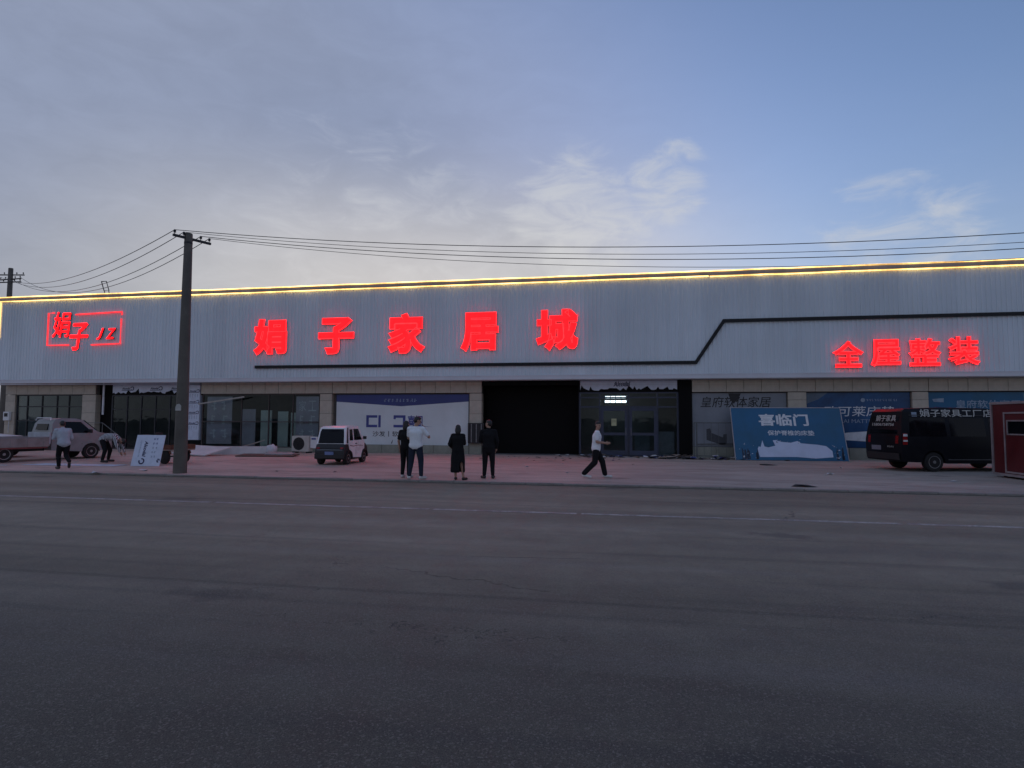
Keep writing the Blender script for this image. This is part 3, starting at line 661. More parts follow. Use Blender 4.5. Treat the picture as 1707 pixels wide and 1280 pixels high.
# lamps in the entrance hall
for i, (px, py, Y) in enumerate(((1027, 661.5, 4.6), (1027, 668.5, 3.4))):
    c_ = Wp(px, py, Y)
    q = tag(empty('ceiling_lamp', (c_.x, Y, c_.z)), ['higher of the two lit lamps hanging inside the entrance doors', 'lower of the two lit lamps hanging inside the entrance doors'][i], 'lamp', 'lamps in the hall')
    MB().box(-.62, .62, -.10, .10, .06, .11).build('housing', M_white, q)
    for k in range(4): MB().box(-.58+k*.29, -.34+k*.29, -.08, .08, -.05, .059).build('diffuser', M_tube, q)
    for x in (-.5, .5): MB().tube([(x, 0, .11), (x, 0, 3.72-c_.z)], .008, 5).build('hanger', M_darkmetal, q)
q = tag(MB().box(-.12, .12, -.004, 0, -.17, .17).build('notice', M_note), 'yellow paper notice stuck on the left glass door', 'notice'); q.location = (-.28, .082, 1.62)
small_print(q, M_inkblack, frame((0, -.0042, .06), (1, 0, 0), (0, 0, 1)), .15, .07, 2, 3)
box2 = tag(MB().box(-.35, .35, 0, .4, 0, .95).build('carton', mat('carton_grey', (.16, .16, .18), .7), None, .01), 'grey carton inside the right glass door', 'carton'); box2.location = (1.05, .6, .03)
cab = tag(MB().box(-.4, .4, 0, .4, 0, 1.15).build('cabinet', mat('cabinet_grey', (.14, .145, .16), .6), None, .01), 'pale grey cabinet behind the side glass of the entrance', 'cabinet'); cab.location = (2.15, .6, .03)

# ------------------------------------------------------------------ poles and wires
PX, PY = -13.47, -12.35
def utility_pole(loc, H, r0, r1, label, arms, cat='utility pole'):
    q = tag(empty('utility_pole', loc), label, cat)
    MB().lathe([(r0, -.3), (r0*.98, .5), ((r0+r1)/2, H*.5), (r1, H), (r1*.9, H+.02)], (0, 0, 0), (0, 0, 1), 20).build('shaft', M_concrete, q, smooth=True)
    for (z, a, half, shift) in arms:
        d = Vector((math.cos(a), math.sin(a), 0)); c = Vector((0, 0, z))+d*shift
        am = MB(); nrm = Vector((-d.y, d.x, 0))*.035
        p0, p1 = c-d*half, c+d*half; off = Vector((0, 0, .035))
        am.prism([p0-nrm-off, p0+nrm-off, p0+nrm+off, p0-nrm+off], (p1-p0)); arm = am.build('crossarm', M_darkmetal, q)
        for t in (-.92, -.45, .45, .92):
            b = c+d*half*t; MB().lathe([(.012, 0), (.012, .05), (.045, .06), (.03, .09), (.045, .11), (.03, .14), (.001, .16)], b+Vector((0, 0, .03)), (0, 0, 1), 10).build('insulator', M_darkmetal, arm)
    return q
A1 = R(66)                                    # crossarm points across the road
pole = utility_pole((PX, PY, 0), 7.52, .20, .118, 'tall concrete utility pole standing on the kerb beside the leaning white board', [(7.38, A1, .60, .12)])
MB().prism([(-.10, 0, -.09), (.10, 0, -.09), (.10, 0, .06), (.03, 0, .12), (-.06, 0, .10), (-.10, 0, .02)], (0, .004, 0)).build('sticker', M_sticker, pole).location = (.02, -.1995, 2.03)
MB().lathe([(.123, 0), (.126, 0), (.126, .06), (.123, .06)], (0, 0, 7.2), (0, 0, 1), 18).build('band', M_darkmetal, pole)
PF = Vector((-41.2, 5.0, 0))
pole2 = utility_pole(PF, 11.9, .22, .14, 'distant dark utility pole with three crossarms beyond the far end of the store', [(11.45, R(10), .95, 0), (11.15, R(-4), .95, 0), (10.95, R(2), .95, -.1)])
dA = Vector((math.cos(A1), math.sin(A1), 0))
tops = [Vector((PX, PY, 7.55)) + dA*(.12+.60*t) for t in (-.92, -.45, .45, .92)]
wl = ['top', 'second', 'third', 'lowest']
for i, a in enumerate(tops):
    b = Vector((26.5+.5*i, PY-.3+.2*i, 7.55-.05*i)); pts = []
    sag = (1.32, 1.46, 1.50, 1.66)[i]
    for k in range(41):
        t = k/40; p_ = a.lerp(b, t); p_.z -= 4*sag*t*(1-t); pts.append(p_)
    tag(MB().tube(pts, .011 if i in (0, 2) else .008, 5).build('power_line', M_wire), 'black power line sagging past the fascia, %s of four at the concrete pole' % wl[i], 'wire', 'power lines over the forecourt')
    c = PF + Vector((-.75+.5*i, 0, 11.3-.1*(i % 3))); pts = []
    for k in range(31):
        t = k/30; p_ = a.lerp(c, t); p_.z -= 4*(.95+.16*i)*t*(1-t); pts.append(p_)
    tag(MB().tube(pts, .012, 5).build('power_line', M_wire), 'black power line to the distant pole, %s of four' % wl[i], 'wire', 'power lines to the distant pole')
# frame of a floodlight standing on the coping
fl = tag(empty('floodlight', (-28.45, -.1, FZ1)), 'small open floodlight frame standing on the coping above the logo sign', 'floodlight')
c = [Vector((-.38, 0, .84)), Vector((-.06, 0, .84)), Vector((.14, 0, .30)), Vector((-.18, 0, .30))]
MB().tube(c+[c[0]], .026, 6).build('frame', M_darkmetal, fl)
MB().tube([(-.16, 0, .30), (-.10, 0, 0)], .022, 6).build('leg', M_darkmetal, fl); MB().tube([(.12, 0, .30), (.20, 0, 0)], .022, 6).build('leg', M_darkmetal, fl)
# rain pipe, meter box
tag(MB().tube([(-28.5, .05, 3.56), (-28.5, .05, 1.9)], .055, 10).build('rain_pipe', M_pipe), 'short white rain pipe ending halfway down the dark recess', 'pipe')
mbx = tag(empty('meter_box', (-34.72, -.02, 1.55)), 'pale electric meter box on the end column of the store', 'meter box')
MB().box(-.2, .2, -.16, 0, 0, .5).build('case', M_white, mbx, .02); MB().box(-.12, .12, -.165, -.155, .22, .42).build('window', M_darkmetal, mbx); MB().tube([(.1, -.06, 0), (.1, -.06, -.7)], .02, 6).build('conduit', M_pipe, mbx)

# ------------------------------------------------------------------ vehicles
def wheel(parent, x, y, r, w, side, rim_m=M_alloy, name='wheel'):
    t = MB().lathe([(r*.62, -w/2), (r*.93, -w/2), (r, -w*.36), (r, w*.36), (r*.93, w/2), (r*.62, w/2)], (0, 0, 0), (0, 1, 0), 26).build(name, M_rubber, parent, smooth=True)
    t.location = (x, y, r)
    rm = MB().lathe([(r*.64, 0), (r*.64, w*.52), (r*.58, w*.50), (r*.55, w*.38), (r*.20, w*.42), (r*.16, w*.52), (.001, w*.54)], (0, 0, 0), (0, side, 0), 24).build('rim', rim_m, t, smooth=True)
    for k in range(8):
        a = k*math.pi/4+.2; c, s = math.cos(a), math.sin(a)
        MB().lathe([(r*.075, 0), (r*.06, .004)], (c*r*.39, side*w*.402, s*r*.39), (0, side, 0), 8).build('vent_hole', M_rubber, t)
    return t
def arch(cx, r, z0, n=8):                     # notch for a wheel, from rear to front along the lower edge
    return [(cx+r*math.cos(math.pi-i*math.pi/n), z0+r*math.sin(math.pi-i*math.pi/n)) for i in range(n+1)]
def shell(outline, hw, name, m, parent, bevel=.03, zc=(), xc=()):   # side outline (x, z) drawn round, given width by hw(x, z)
    bm = bmesh.new(); f = bm.faces.new([bm.verts.new((x, 0, z)) for x, z in outline])
    for z in zc: bmesh.ops.bisect_plane(bm, geom=bm.verts[:]+bm.edges[:]+bm.faces[:], plane_co=(0, 0, z), plane_no=(0, 0, 1))
    for x in xc: bmesh.ops.bisect_plane(bm, geom=bm.verts[:]+bm.edges[:]+bm.faces[:], plane_co=(x, 0, 0), plane_no=(1, 0, 0))
    bmesh.ops.triangulate(bm, faces=[f for f in bm.faces if len(f.verts) > 4])
    rim = [e for e in bm.edges if len(e.link_faces) == 1]
    other = {v: bm.verts.new((v.co.x, -hw(v.co.x, v.co.z), v.co.z)) for v in list(bm.verts)}
    for f in list(bm.faces): bm.faces.new([other[v] for v in f.verts][::-1])
    for v in other: v.co.y = hw(v.co.x, v.co.z)
    for e in rim:
        a, b = e.verts; bm.faces.new((a, b, other[b], other[a]))
    bmesh.ops.recalc_face_normals(bm, faces=bm.faces)
    if bevel:
        rs = set(); 
        for e in rim:
            rs.add(e); rs.add(bm.edges.get((other[e.verts[0]], other[e.verts[1]])))
        bmesh.ops.bevel(bm, geom=list(rs), offset=bevel, segments=2, affect='EDGES', profile=.6, clamp_overlap=True)
    for f in bm.faces: f.smooth = True
    me = bpy.data.meshes.new(name); bm.to_mesh(me); bm.free(); me.set_sharp_from_angle(angle=R(32)); return link(name, me, m, parent)
def sidepanel(pts, hw, side, m, parent, name, e=.004, t=.012):
    mb = MB(); n = len(pts)
    a = [Vector((x, side*(hw(x, z)+e), z)) for x, z in pts]; b = [Vector((x, side*(hw(x, z)-t), z)) for x, z in pts]
    mb.add(a+b, [tuple(range(n)), tuple(range(n, 2*n))[::-1]] + [(i, i+n, (i+1) % n+n, (i+1) % n) for i in range(n)])
    return mb.build(name, m, parent)
def interp(tab, z):
    if z <= tab[0][0]: return tab[0][1]
    for (a, b), (c, d) in zip(tab, tab[1:]):
        if z <= c: return b+(d-b)*(z-a)/(c-a)
    return tab[-1][1]

# black van, nose to the right
def build_van():
    v = tag(empty('van', (9.42, -6.55, 0), R(13)), 'black panel van with white characters along its roof edge, parked before blue posters', 'van')
    OY = .95                                  # local y=0 is the right flank; shift the body so the flank lies there
    H = lambda x, z: interp([(0, .92), (.9, .955), (1.2, .94), (2.05, .80), (2.2, .70)], z) - max(0, x-4.5)*.22
    b = empty('van_origin'); COL.objects.unlink(b); bpy.data.objects.remove(b)
    ol = [(.02, .34), (-.02, .62), (-.03, 1.05), (.04, 1.55), (.15, 2.05), (.28, 2.15), (1.6, 2.20), (3.2, 2.17), (3.6, 2.08), (4.35, 1.38), (4.95, 1.12), (5.08, .85), (5.06, .36)]
    low = [(4.62, .30)] + arch(4.2, .40, .32)[::-1] + [(3.7, .28), (1.6, .28)] + arch(1.12, .40, .32)[::-1] + [(.5, .32)]
    body = shell(ol + low, H, 'body', M_vanpaint, v, .05, (.9, 1.2, 2.05), (4.5,))
    # sheet metal seams, windows, trim
    for s in (1, -1):
        sidepanel([(1.75, 1.20), (3.0, 1.20), (3.0, 1.82), (1.75, 1.84)], H, s, M_carglass, v, 'side_window')
        sidepanel([(.28, 1.20), (1.6, 1.20), (1.6, 1.84), (.36, 1.84)], H, s, M_carglass, v, 'side_window')
        sidepanel([(3.15, 1.20), (4.35, 1.20), (3.72, 1.82), (3.15, 1.84)], H, s, M_carglass, v, 'side_window')
        sidepanel([(1.66, .42), (1.69, .42), (1.69, 1.98), (1.66, 1.98)], H, s, M_plastic, v, 'door_seam', .003)
        sidepanel([(3.06, .42), (3.09, .42), (3.09, 1.98), (3.06, 1.98)], H, s, M_plastic, v, 'door_seam', .003)
        sidepanel([(.35, 1.91), (3.1, 1.90), (3.1, 1.93), (.35, 1.94)], H, s, M_plastic, v, 'slide_rail', .012)
        sidepanel([(1.62, .40), (3.66, .40), (3.66, .425), (1.62, .425)], H, s, mat('sill_bright', (.10, .10, .11), .4), v, 'sill_trim', .008)
        sidepanel([(.02, .92), (.18, .92), (.20, 1.30), (.05, 1.30)], H, s, M_tail, v, 'tail_lamp', .012)
        sidepanel([(.04, 1.02), (.19, 1.02), (.195, 1.08), (.045, 1.08)], H, s, M_clear, v, 'lamp_lens', .018)
        sidepanel([(.05, 1.20), (.20, 1.20), (.20, 1.28), (.06, 1.28)], H, s, M_clear, v, 'lamp_lens', .018)
        wheel(v, 1.12, s*.84, .33, .22, s); wheel(v, 4.2, s*.84, .33, .22, s)
        mi = MB().box(4.0, 4.14, s*1.0-.09, s*1.0+.09, 1.25, 1.5).build('mirror', M_plastic, v, .03)
    xr = lambda z: interp([(.34, .02), (.62, -.02), (1.05, -.03), (1.55, .04), (2.05, .15)], z)
    def rear(y0, y1, z0, z1, m, name, e=.006):
        return MB().prism([(xr(z0)-e, y0, z0), (xr(z0)-e, y1, z0), (xr(z1)-e, y1, z1), (xr(z1)-e, y0, z1)], (.02, 0, 0)).build(name, m, v)
    rear(-.72, .72, 1.28, 1.88, M_carglass, 'rear_window'); rear(-.86, .86, .40, .62, M_plastic, 'bumper', .06)
    rear(-.005, .005, .64, 1.26, M_plastic, 'door_seam', .008); rear(.10, .60, .70, .86, mat('plate_dull', (.20, .20, .24), .5), 'licence_plate', .012)
    rear(-.80, -.66, .95, 1.22, M_tail, 'tail_lamp', .012); rear(.66, .80, .95, 1.22, M_tail, 'tail_lamp', .012)
    # writing
    up_r = Vector((.11, 0, .5)).normalized(); z = 1.76
    M_vanprint = mat('van_print', (.50, .50, .47), .5, 0, .1, 4)
    text_on(v, '娟子家具', M_vanprint, frame((xr(1.80)-.016, -.06, 1.82), (0, -1, 0), up_r), 1.05, .23, off=.008)
    text_on(v, '15806758756', M_vanprint, frame((xr(1.58)-.016, .04, 1.60), (0, -1, 0), up_r), 1.15, .10, off=.006)
    small_print(v, M_vanprint, frame((-.045, -.42, .84), (0, -1, 0), (0, 0, 1)), .34, .06, 6, 8)
    us = Vector((0, .14, .85)).normalized()
    sy = lambda z: -(H(2, z)+.012)
    text_on(v, '娟子家具工厂店', M_vanprint, frame((2.05, sy(2.00)-.001, 2.00), (1, 0, 0), us), 2.6, .27, off=.008)
    sidepanel([(.46, 1.88), (.64, 1.88), (.64, 2.03), (.46, 2.03)], H, -1, M_printpale, v, 'emblem', .006)
    # shift so that the right flank sits on the local x axis
    for ch in v.children: ch.location.y += OY
    return v
van = build_van()

# white and black mini electric car, rear towards the road
def build_ev():
    rr = G(549, 774.5)
    v = tag(empty('mini_car', (rr.x, rr.y, 0), R(92)), 'white and black boxy mini electric car parked by the air conditioner', 'car')
    H = lambda x, z: interp([(0, .575), (.78, .575), (1.46, .50)], z)
    # black base tub with wheel notches (x forward from the rear)
    ol = [(.0, .26), (-.02, .50), (.02, .60), (.10, .76), (2.0, .76), (2.22, .60), (2.26, .30)] + [(2.2, .2)] + arch(1.88, .27, .2)[::-1] + [(1.5, .17), (.7, .17)] + arch(.38, .27, .2)[::-1] + [(.06, .22)]
    shell(ol, H, 'lower_body', M_plastic, v, .025, (.4,))
    cab = [(.10, .765), (.20, 1.22), (.28, 1.38), (.42, 1.43), (1.25, 1.45), (1.42, 1.41), (1.95, .82), (1.96, .765)]
    shell(cab, H, 'cabin', M_evwhite, v, .04)
    for s in (1, -1):
        sidepanel([(.72, .26), (1.56, .22), (1.66, .48), (1.86, .56), (1.86, .775), (.34, .775), (.44, .56), (.62, .48)], H, s, M_evwhite, v, 'door', .014)
        sidepanel([(.34, .777), (1.86, .777), (1.86, .86), (1.60, 1.16), (1.38, 1.37), (.45, 1.37)], H, s, M_evwhite, v, 'door_frame', .014)
        sidepanel([(.46, .90), (.78, .90), (.78, 1.32), (.52, 1.32)], H, s, M_carglass, v, 'side_window', .018)
        sidepanel([(.88, .90), (1.62, .90), (1.34, 1.33), (.88, 1.33)], H, s, M_carglass, v, 'side_window', .018)
        sidepanel([(.825, .27), (.84, .27), (.84, 1.36), (.825, 1.36)], H, s, M_plastic, v, 'door_seam', .0135)
        sidepanel([(.45, .70), (.8, .665), (1.2, .69), (1.7, .66), (1.72, .675), (1.25, .71), (.8, .69), (.47, .725)], H, s, mat('stripe_maroon', (.12, .02, .03), .5), v, 'stripe', .018)
        MB().box(.95, 1.10, s*.585-.02, s*.585+.02, .755, .79).build('handle', M_plastic, v, .008)
        sidepanel([(.20, .80), (.33, .80), (.44, 1.38), (.36, 1.38)], H, s, M_plastic, v, 'pillar', .006)
        wheel(v, .38, s*.50, .235, .15, s); wheel(v, 1.88, s*.50, .235, .15, s)
        for cx in (.38, 1.88):
            pts = [Vector((cx+.285*math.cos(R(t)), s*.56, .22+.285*math.sin(R(t)))) for t in range(0, 181, 20)]
            mb = MB()
            for a, b2 in zip(pts, pts[1:]): mb.prism([a+Vector((0, -.06, 0)), a+Vector((0, .06, 0)), b2+Vector((0, .06, 0)), b2+Vector((0, -.06, 0))], ((a+b2)/2-Vector((cx, s*.56, .22))).normalized()*.035)
            mb.build('fender', M_plastic, v)
        mi = MB().box(1.58, 1.66, s*.70-.07, s*.70+.07, .92, 1.04).build('mirror', M_plastic, v, .025)
        MB().tube([(1.62, s*.56, .95), (1.62, s*.68, .96)], .012, 6).build('mirror_arm', M_plastic, v)
    xr = lambda z: interp([(.26, 0), (.5, -.02), (.6, .02), (.76, .10), (1.22, .20), (1.38, .28)], z)
    def rear(pts, m, name, e=.008): return MB().prism([(xr(z)-e, y, z) for y, z in pts], (.02, 0, 0)).build(name, m, v)
    rear([(-.50, .80), (.50, .80), (.46, 1.22), (-.46, 1.22)], M_carglass, 'rear_window', .012); rear([(-.46, 1.22), (.46, 1.22), (.43, 1.33), (-.43, 1.33)], M_carglass, 'rear_window', .012)
    rear([(-.54, .63), (.54, .63), (.52, .78), (-.52, .78)], M_plastic, 'tailgate', .02)
    rear([(-.50, .55), (.50, .55), (.50, .57), (-.50, .57)], M_steel, 'chrome_strip', .03)
    MB().box(-.05, .0, -.58, .58, .24, .42).build('bumper', M_plastic, v, .02)
    rear([(-.17, .36), (.17, .36), (.17, .50), (-.17, .50)], M_plate, 'licence_plate', .04)
    for k in range(6): rear([(-.36+k*.13, .68), (-.30+k*.13, .68), (-.30+k*.13, .72), (-.36+k*.13, .72)], M_darkmetal, 'badge_letter', .026)
    for s in (1, -1): rear([(s*.40, .60), (s*.53, .60), (s*.52, .66), (s*.40, .66)], M_tail, 'tail_lamp', .026)
    # windscreen
    MB().prism([(1.90, -.47, .84), (1.90, .47, .84), (1.46, .43, 1.36), (1.46, -.43, 1.36)], (.03, 0, .03)).build('windscreen', M_carglass, v)
    return v
ev = build_ev()

# pickup with dropped sides, rear towards the road
def build_pickup():
    a = G(12, 771); v = tag(empty('pickup_truck', (-23.62, -9.75, 0), R(90-16)), 'dusty grey pickup truck with open cargo bed, nose towards the tiled column', 'pickup truck')
    # x forward; rear axle at 0, front axle at 3.05; right flank at y=-.78
    H = lambda x, z: interp([(0, .74), (.8, .78), (1.02, .76), (1.62, .62), (1.7, .58)], z)
    cabo = [(1.55, .40), (1.53, 1.0), (1.60, 1.45), (1.72, 1.63), (1.95, 1.69), (2.55, 1.68), (2.75, 1.60), (3.30, 1.12), (3.75, 1.02), (3.86, .85), (3.88, .42)]
    low = [(3.42, .34)] + arch(3.05, .36, .30)[::-1] + [(2.62, .32)]
    shell(cabo+low, H, 'cab', M_pickup, v, .045, (.8, 1.02, 1.62))
    for s in (1, -1):
        sidepanel([(1.92, 1.08), (3.10, 1.08), (2.66, 1.54), (1.98, 1.55)], H, s, M_carglass, v, 'side_window')
        sidepanel([(1.90, 1.05), (1.93, 1.05), (1.99, 1.56), (1.96, 1.56)], H, s, M_plastic, v, 'door_seam', .006)
        sidepanel([(1.86, .42), (1.88, .42), (1.93, 1.05), (1.90, 1.05)], H, s, M_plastic, v, 'door_seam', .003)
        sidepanel([(2.66, .62), (2.68, .62), (2.98, 1.04), (2.95, 1.04)], H, s, M_plastic, v, 'door_seam', .003)
        MB().box(1.98, 2.12, s*.785-.02, s*.785+.02, .92, .96).build('handle', M_plastic, v, .008)
        MB().box(2.86, 2.96, s*.92-.09, s*.92+.09, 1.08, 1.24).build('mirror', M_plastic, v, .03)
        wheel(v, 3.05, s*.68, .31, .2, s); wheel(v, 0, s*.62, .31, .2, s)
    MB().prism([(1.548, -.42, 1.22), (1.548, .42, 1.22), (1.605, .40, 1.46), (1.605, -.40, 1.46)], (-.03, 0, 0)).build('rear_window', M_carglass, v)
    MB().prism([(2.82, -.55, 1.58), (2.82, .55, 1.58), (3.30, .62, 1.16), (3.30, -.62, 1.16)], (.03, 0, .03)).build('windscreen', M_carglass, v)
    MB().tube([(1.58, -.55, 1.60), (1.62, -.5, 1.70), (1.62, .5, 1.70), (1.58, .55, 1.60)], .022, 6).build('roof_rail', M_white, v)
    MB().box(-1.15, 1.48, -.80, .80, .60, .66).build('bed_floor', M_pickupside, v)
    MB().box(1.44, 1.50, -.80, .80, .661, 1.12).build('headboard', mat('pickup_pale', (.40, .42, .46), .45), v, .01)
    for s in (1, -1):
        d = MB().box(-1.15, 1.43, s*.80-.022, s*.80+.022, .56, .95).build('drop_side', M_pickupside, v, .008)
        MB().box(-1.15, 1.43, s*.823-.012, s*.823+.012, .90, .955).build('rail', M_pickup, d, .004)
        for k in range(5): MB().box(-1.0+k*.56, -.95+k*.56, s*.823-.012, s*.823+.012, .58, .89).build('rib', M_pickupside, d)
        MB().box(-1.15, 1.40, s*.81-.01, s*.81+.01, .50, .555).build('red_strip', mat('strip_red', (.20, .05, .05), .6), d)
    MB().box(-1.19, -1.15, -.80, .80, .56, .95).build('tailgate', M_pickupside, v, .008)
    MB().box(-1.05, 1.5, -.35, .35, .38, .55).build('chassis', M_plastic, v)
    MB().box(3.86, 3.96, -.76, .76, .38, .58).build('bumper', M_plastic, v, .02)
    return v
build_pickup()

def build_sedan():
    v = tag(empty('sedan', (-25.6, -6.75, 0), R(32)), 'white saloon car beyond the pickup truck bed, mostly hidden by it', 'car')
    # front bumper at x=0, body runs back to -4.4
    H = lambda x, z: interp([(0, .80), (.7, .86), (.95, .82), (1.42, .58)], z)
    ol = [(-4.4, .40), (-4.42, .80), (-4.25, 1.0), (-3.7, 1.06), (-3.1, 1.38), (-2.6, 1.45), (-2.1, 1.43), (-1.25, 1.00), (-.45, .90), (-.05, .75), (.02, .40)]
    low = [(-.3, .28)] + arch(-.82, .34, .28)[::-1] + [(-1.3, .24), (-3.0, .24)] + arch(-3.45, .34, .28)[::-1]
    shell(ol+low, H, 'body', M_white, v, .05, (.7, .95))
    for s in (1, -1):
        sidepanel([(-3.5, 1.04), (-1.40, 1.02), (-2.12, 1.38), (-3.0, 1.36)], H, s, M_carglass, v, 'side_window')
        wheel(v, -.82, s*.74, .31, .2, s); wheel(v, -3.45, s*.74, .31, .2, s)
        MB().box(-1.6, -1.45, s*.95-.09, s*.95+.09, .98, 1.10).build('mirror', M_white, v, .03)
        MB().sphere((-.12, s*.62, .68), (.14, .14, .07)).build('headlight', M_clear, v)
    MB().prism([(-1.26, -.68, 1.02), (-1.26, .68, 1.02), (-2.05, .56, 1.42), (-2.05, -.56, 1.42)], (.02, 0, .02)).build('windscreen', M_carglass, v)
    MB().prism([(-3.66, -.64, 1.07), (-3.66, .64, 1.07), (-3.14, .54, 1.38), (-3.14, -.54, 1.38)], (-.02, 0, .02)).build('rear_window', M_carglass, v)
    MB().box(-.03, .04, -.5, .5, .42, .58).build('grille', M_plastic, v, .01)
    return v
build_sedan()

def build_trike():
    v = tag(empty('cargo_tricycle', (-16.62, -8.75, 0), R(168)), 'rusty orange cargo tricycle standing behind the concrete pole', 'tricycle')
    fr_ = MB(); 
    for s in (1, -1):
        wh = MB().lathe([(.24, -.04), (.27, -.03), (.27, .03), (.24, .04)], (0, 0, 0), (0, 1, 0), 22).build('wheel', M_rubber, v, smooth=True); wh.location = (0, s*.42, .27)
        MB().lathe([(.22, -.012), (.24, -.03), (.24, .03), (.22, .012), (.05, .03), (.05, -.03)], (0, 0, 0), (0, 1, 0), 18).build('rim', M_rust, wh)
        MB().box(-.45, .62, s*.5-.015, s*.5+.015, .55, .72).build('side_board', M_rust, v)
        pts = [(.32*math.cos(R(t)), s*.42, .27+.32*math.sin(R(t))) for t in range(20, 161, 20)]
        MB().tube(pts, .035, 6).build('mudguard', M_rust, v)
    MB().box(-.45, .62, -.5, .5, .50, .55).build('cargo_floor', M_wood, v)
    MB().box(-.46, -.43, -.5, .5, .55, .72).build('tail_board', M_rust, v)
    MB().tube([(0, -.42, .27), (0, .42, .27)], .025, 8).build('axle', M_darkmetal, v)
    MB().tube([(.6, 0, .5), (1.2, 0, .42), (1.65, 0, .85)], .035, 8).build('frame', M_rust, v)
    wh = MB().lathe([(.24, -.035), (.27, -.03), (.27, .03), (.24, .035)], (0, 0, 0), (0, 1, 0), 22).build('wheel', M_rubber, v, smooth=True); wh.location = (1.82, 0, .27)
    MB().tube([(1.82, .06, .27), (1.66, .06, .8), (1.6, 0, 1.0)], .018, 6).build('fork', M_steel, v)
    MB().tube([(1.5, .3, 1.02), (1.62, .12, 1.05), (1.62, -.12, 1.05), (1.5, -.3, 1.02)], .015, 6).build('handlebar', M_steel, v)
    MB().box(.95, 1.3, -.16, .16, .72, .80).build('saddle', M_plastic, v, .03); MB().box(.9, .97, -.16, .16, .8, 1.15).build('backrest', M_plastic, v, .02)
    MB().tube([(1.12, 0, .45), (1.12, 0, .74)], .025, 6).build('seat_post', M_rust, v)
build_trike()

# red booth at the right
def build_booth():
    a = G(1657.8, 793); b = G(1707, 800); d = (b-a); d.z = 0; d.normalize()
    q = tag(empty('booth', (a.x, a.y, 0), math.atan2(d.y, d.x)), 'dark red booth with pale metal edging beside the black van', 'booth')
    L, W_, Z0, Z1 = 3.2, 1.7, .10, 2.28
    MB().box(0, L, 0, W_, Z0, Z1).build('cabinet', M_boothred, q, .01)
    e = MB(); t = .035
    for x in (0, L): 
        for y in (0, W_): e.box(x-t, x+t, y-t, y+t, Z0-.02, Z1+.03)
    for z in (Z0, Z1):
        for y in (0, W_): e.box(t, L-t, y-t*.9, y+t*.9, z-t, z+t)
        for x in (0, L): e.box(x-t*.9, x+t*.9, t, W_-t, z-t, z+t)
    e.build('edging', M_boothtrim, q)
    f = MB(); x0, x1, z0, z1 = .56, 2.7, Z0+.06, 2.0
    f.box(x0, x0+.05, -.02, .0, z0, z1); f.box(x1-.05, x1, -.02, 0, z0, z1); f.box(x0+.05, x1-.05, -.018, 0, z1-.05, z1); f.box(x0+.05, x1-.05, -.018, 0, z0, z0+.05)
    f.build('door_frame', M_boothtrim, q)
    wf = MB(); wx0, wx1, wz0, wz1 = .76, 2.2, 1.35, 1.72
    wf.box(wx0, wx1, -.03, 0, wz0-.04, wz0); wf.box(wx0, wx1, -.03, 0, wz1, wz1+.04); wf.box(wx0-.04, wx0, -.032, 0, wz0-.04, wz1+.04); wf.box(wx1, wx1+.04, -.032, 0, wz0-.04, wz1+.04)
    w_ = wf.build('window', M_boothtrim, q); MB().box(wx0, wx1, -.012, 0, wz0, wz1).build('pane', M_carglass, w_)
    for x in (.2, L-.2):
        for y in (.2, W_-.2): MB().lathe([(.05, 0), (.05, .12)], (x, y, 0), (0, 0, 1), 10).build('foot', M_darkmetal, q)
build_booth()

# ------------------------------------------------------------------ boards, billboard, rails, air conditioner
def leaning(name, label, cat, bl, br, height, lean, thick, m, edge=None):
    d = Vector(br)-Vector(bl); w = d.length; ang = math.atan2(d.y, d.x)
    q = tag(empty(name, ((bl[0]+br[0])/2, (bl[1]+br[1])/2, .012), ang), label, cat); q.rotation_euler = (-lean, 0, ang)
    MB().box(-w/2, w/2, 0, thick, 0, height).build('panel', m, q)
    if edge:
        e = MB(); t = .03
        e.box(-w/2-t, -w/2, -.012, thick+.01, 0, height+t); e.box(w/2, w/2+t, -.012, thick+.01, 0, height+t); e.box(-w/2, w/2, -.011, thick+.009, height, height+t)
        e.build('edging', edge, q)
    return q, w
a = G(1231, 766); b = G(1409, 768.5)
bbq, w = leaning('billboard', 'blue billboard with white characters and a white patch leaning on the posters', 'billboard', (4.97, -1.40), (9.60, -1.15), 2.42, R(20), .06, M_blueboard, M_boothtrim)
text_on(bbq, '喜临门', M_printwhite, frame((-.12, -.002, 1.86), (1, 0, 0), (0, 0, 1)), 2.1, .56, off=.030)
text_on(bbq, '保护脊椎的床垫', M_printwhite, frame((.12, -.002, 1.25), (1, 0, 0), (0, 0, 1)), 1.95, .24, off=.018)
rnd = random.Random(4); up_ = []
prof_ = [(-1.30, .14), (-1.36, .50), (-1.30, .62), (-1.22, .60), (-1.12, .90), (-1.06, .62), (-.90, .58), (-.60, .66), (-.68, .90), (-.55, .92), (-.35, .84), (.05, .80), (.35, .88), (.48, .78), (.9, .74), (1.15, .72), (1.5, .66), (1.72, .44), (1.72, .16), (1.0, .10), (.2, .16)]
flat(bbq, prof_, mat('mattress_print', (.52, .60, .76), .5, 0, .08, 1.2), 'mattress_picture')
for k in range(40):
    x = rnd.choice((rnd.uniform(-2.2, -1.3), rnd.uniform(1.7, 2.2), rnd.uniform(-.6, .6))); z = rnd.uniform(.06, .75) if abs(x) > 1.2 else rnd.uniform(.76, .98); s = rnd.uniform(.012, .05)
    flat(bbq, [(x, z), (x+s*1.6, z+s*.2), (x+s, z+s), (x+s*.2, z+s*.7)], M_printpale if k % 3 else M_printwhite, 'torn_fleck', .004)
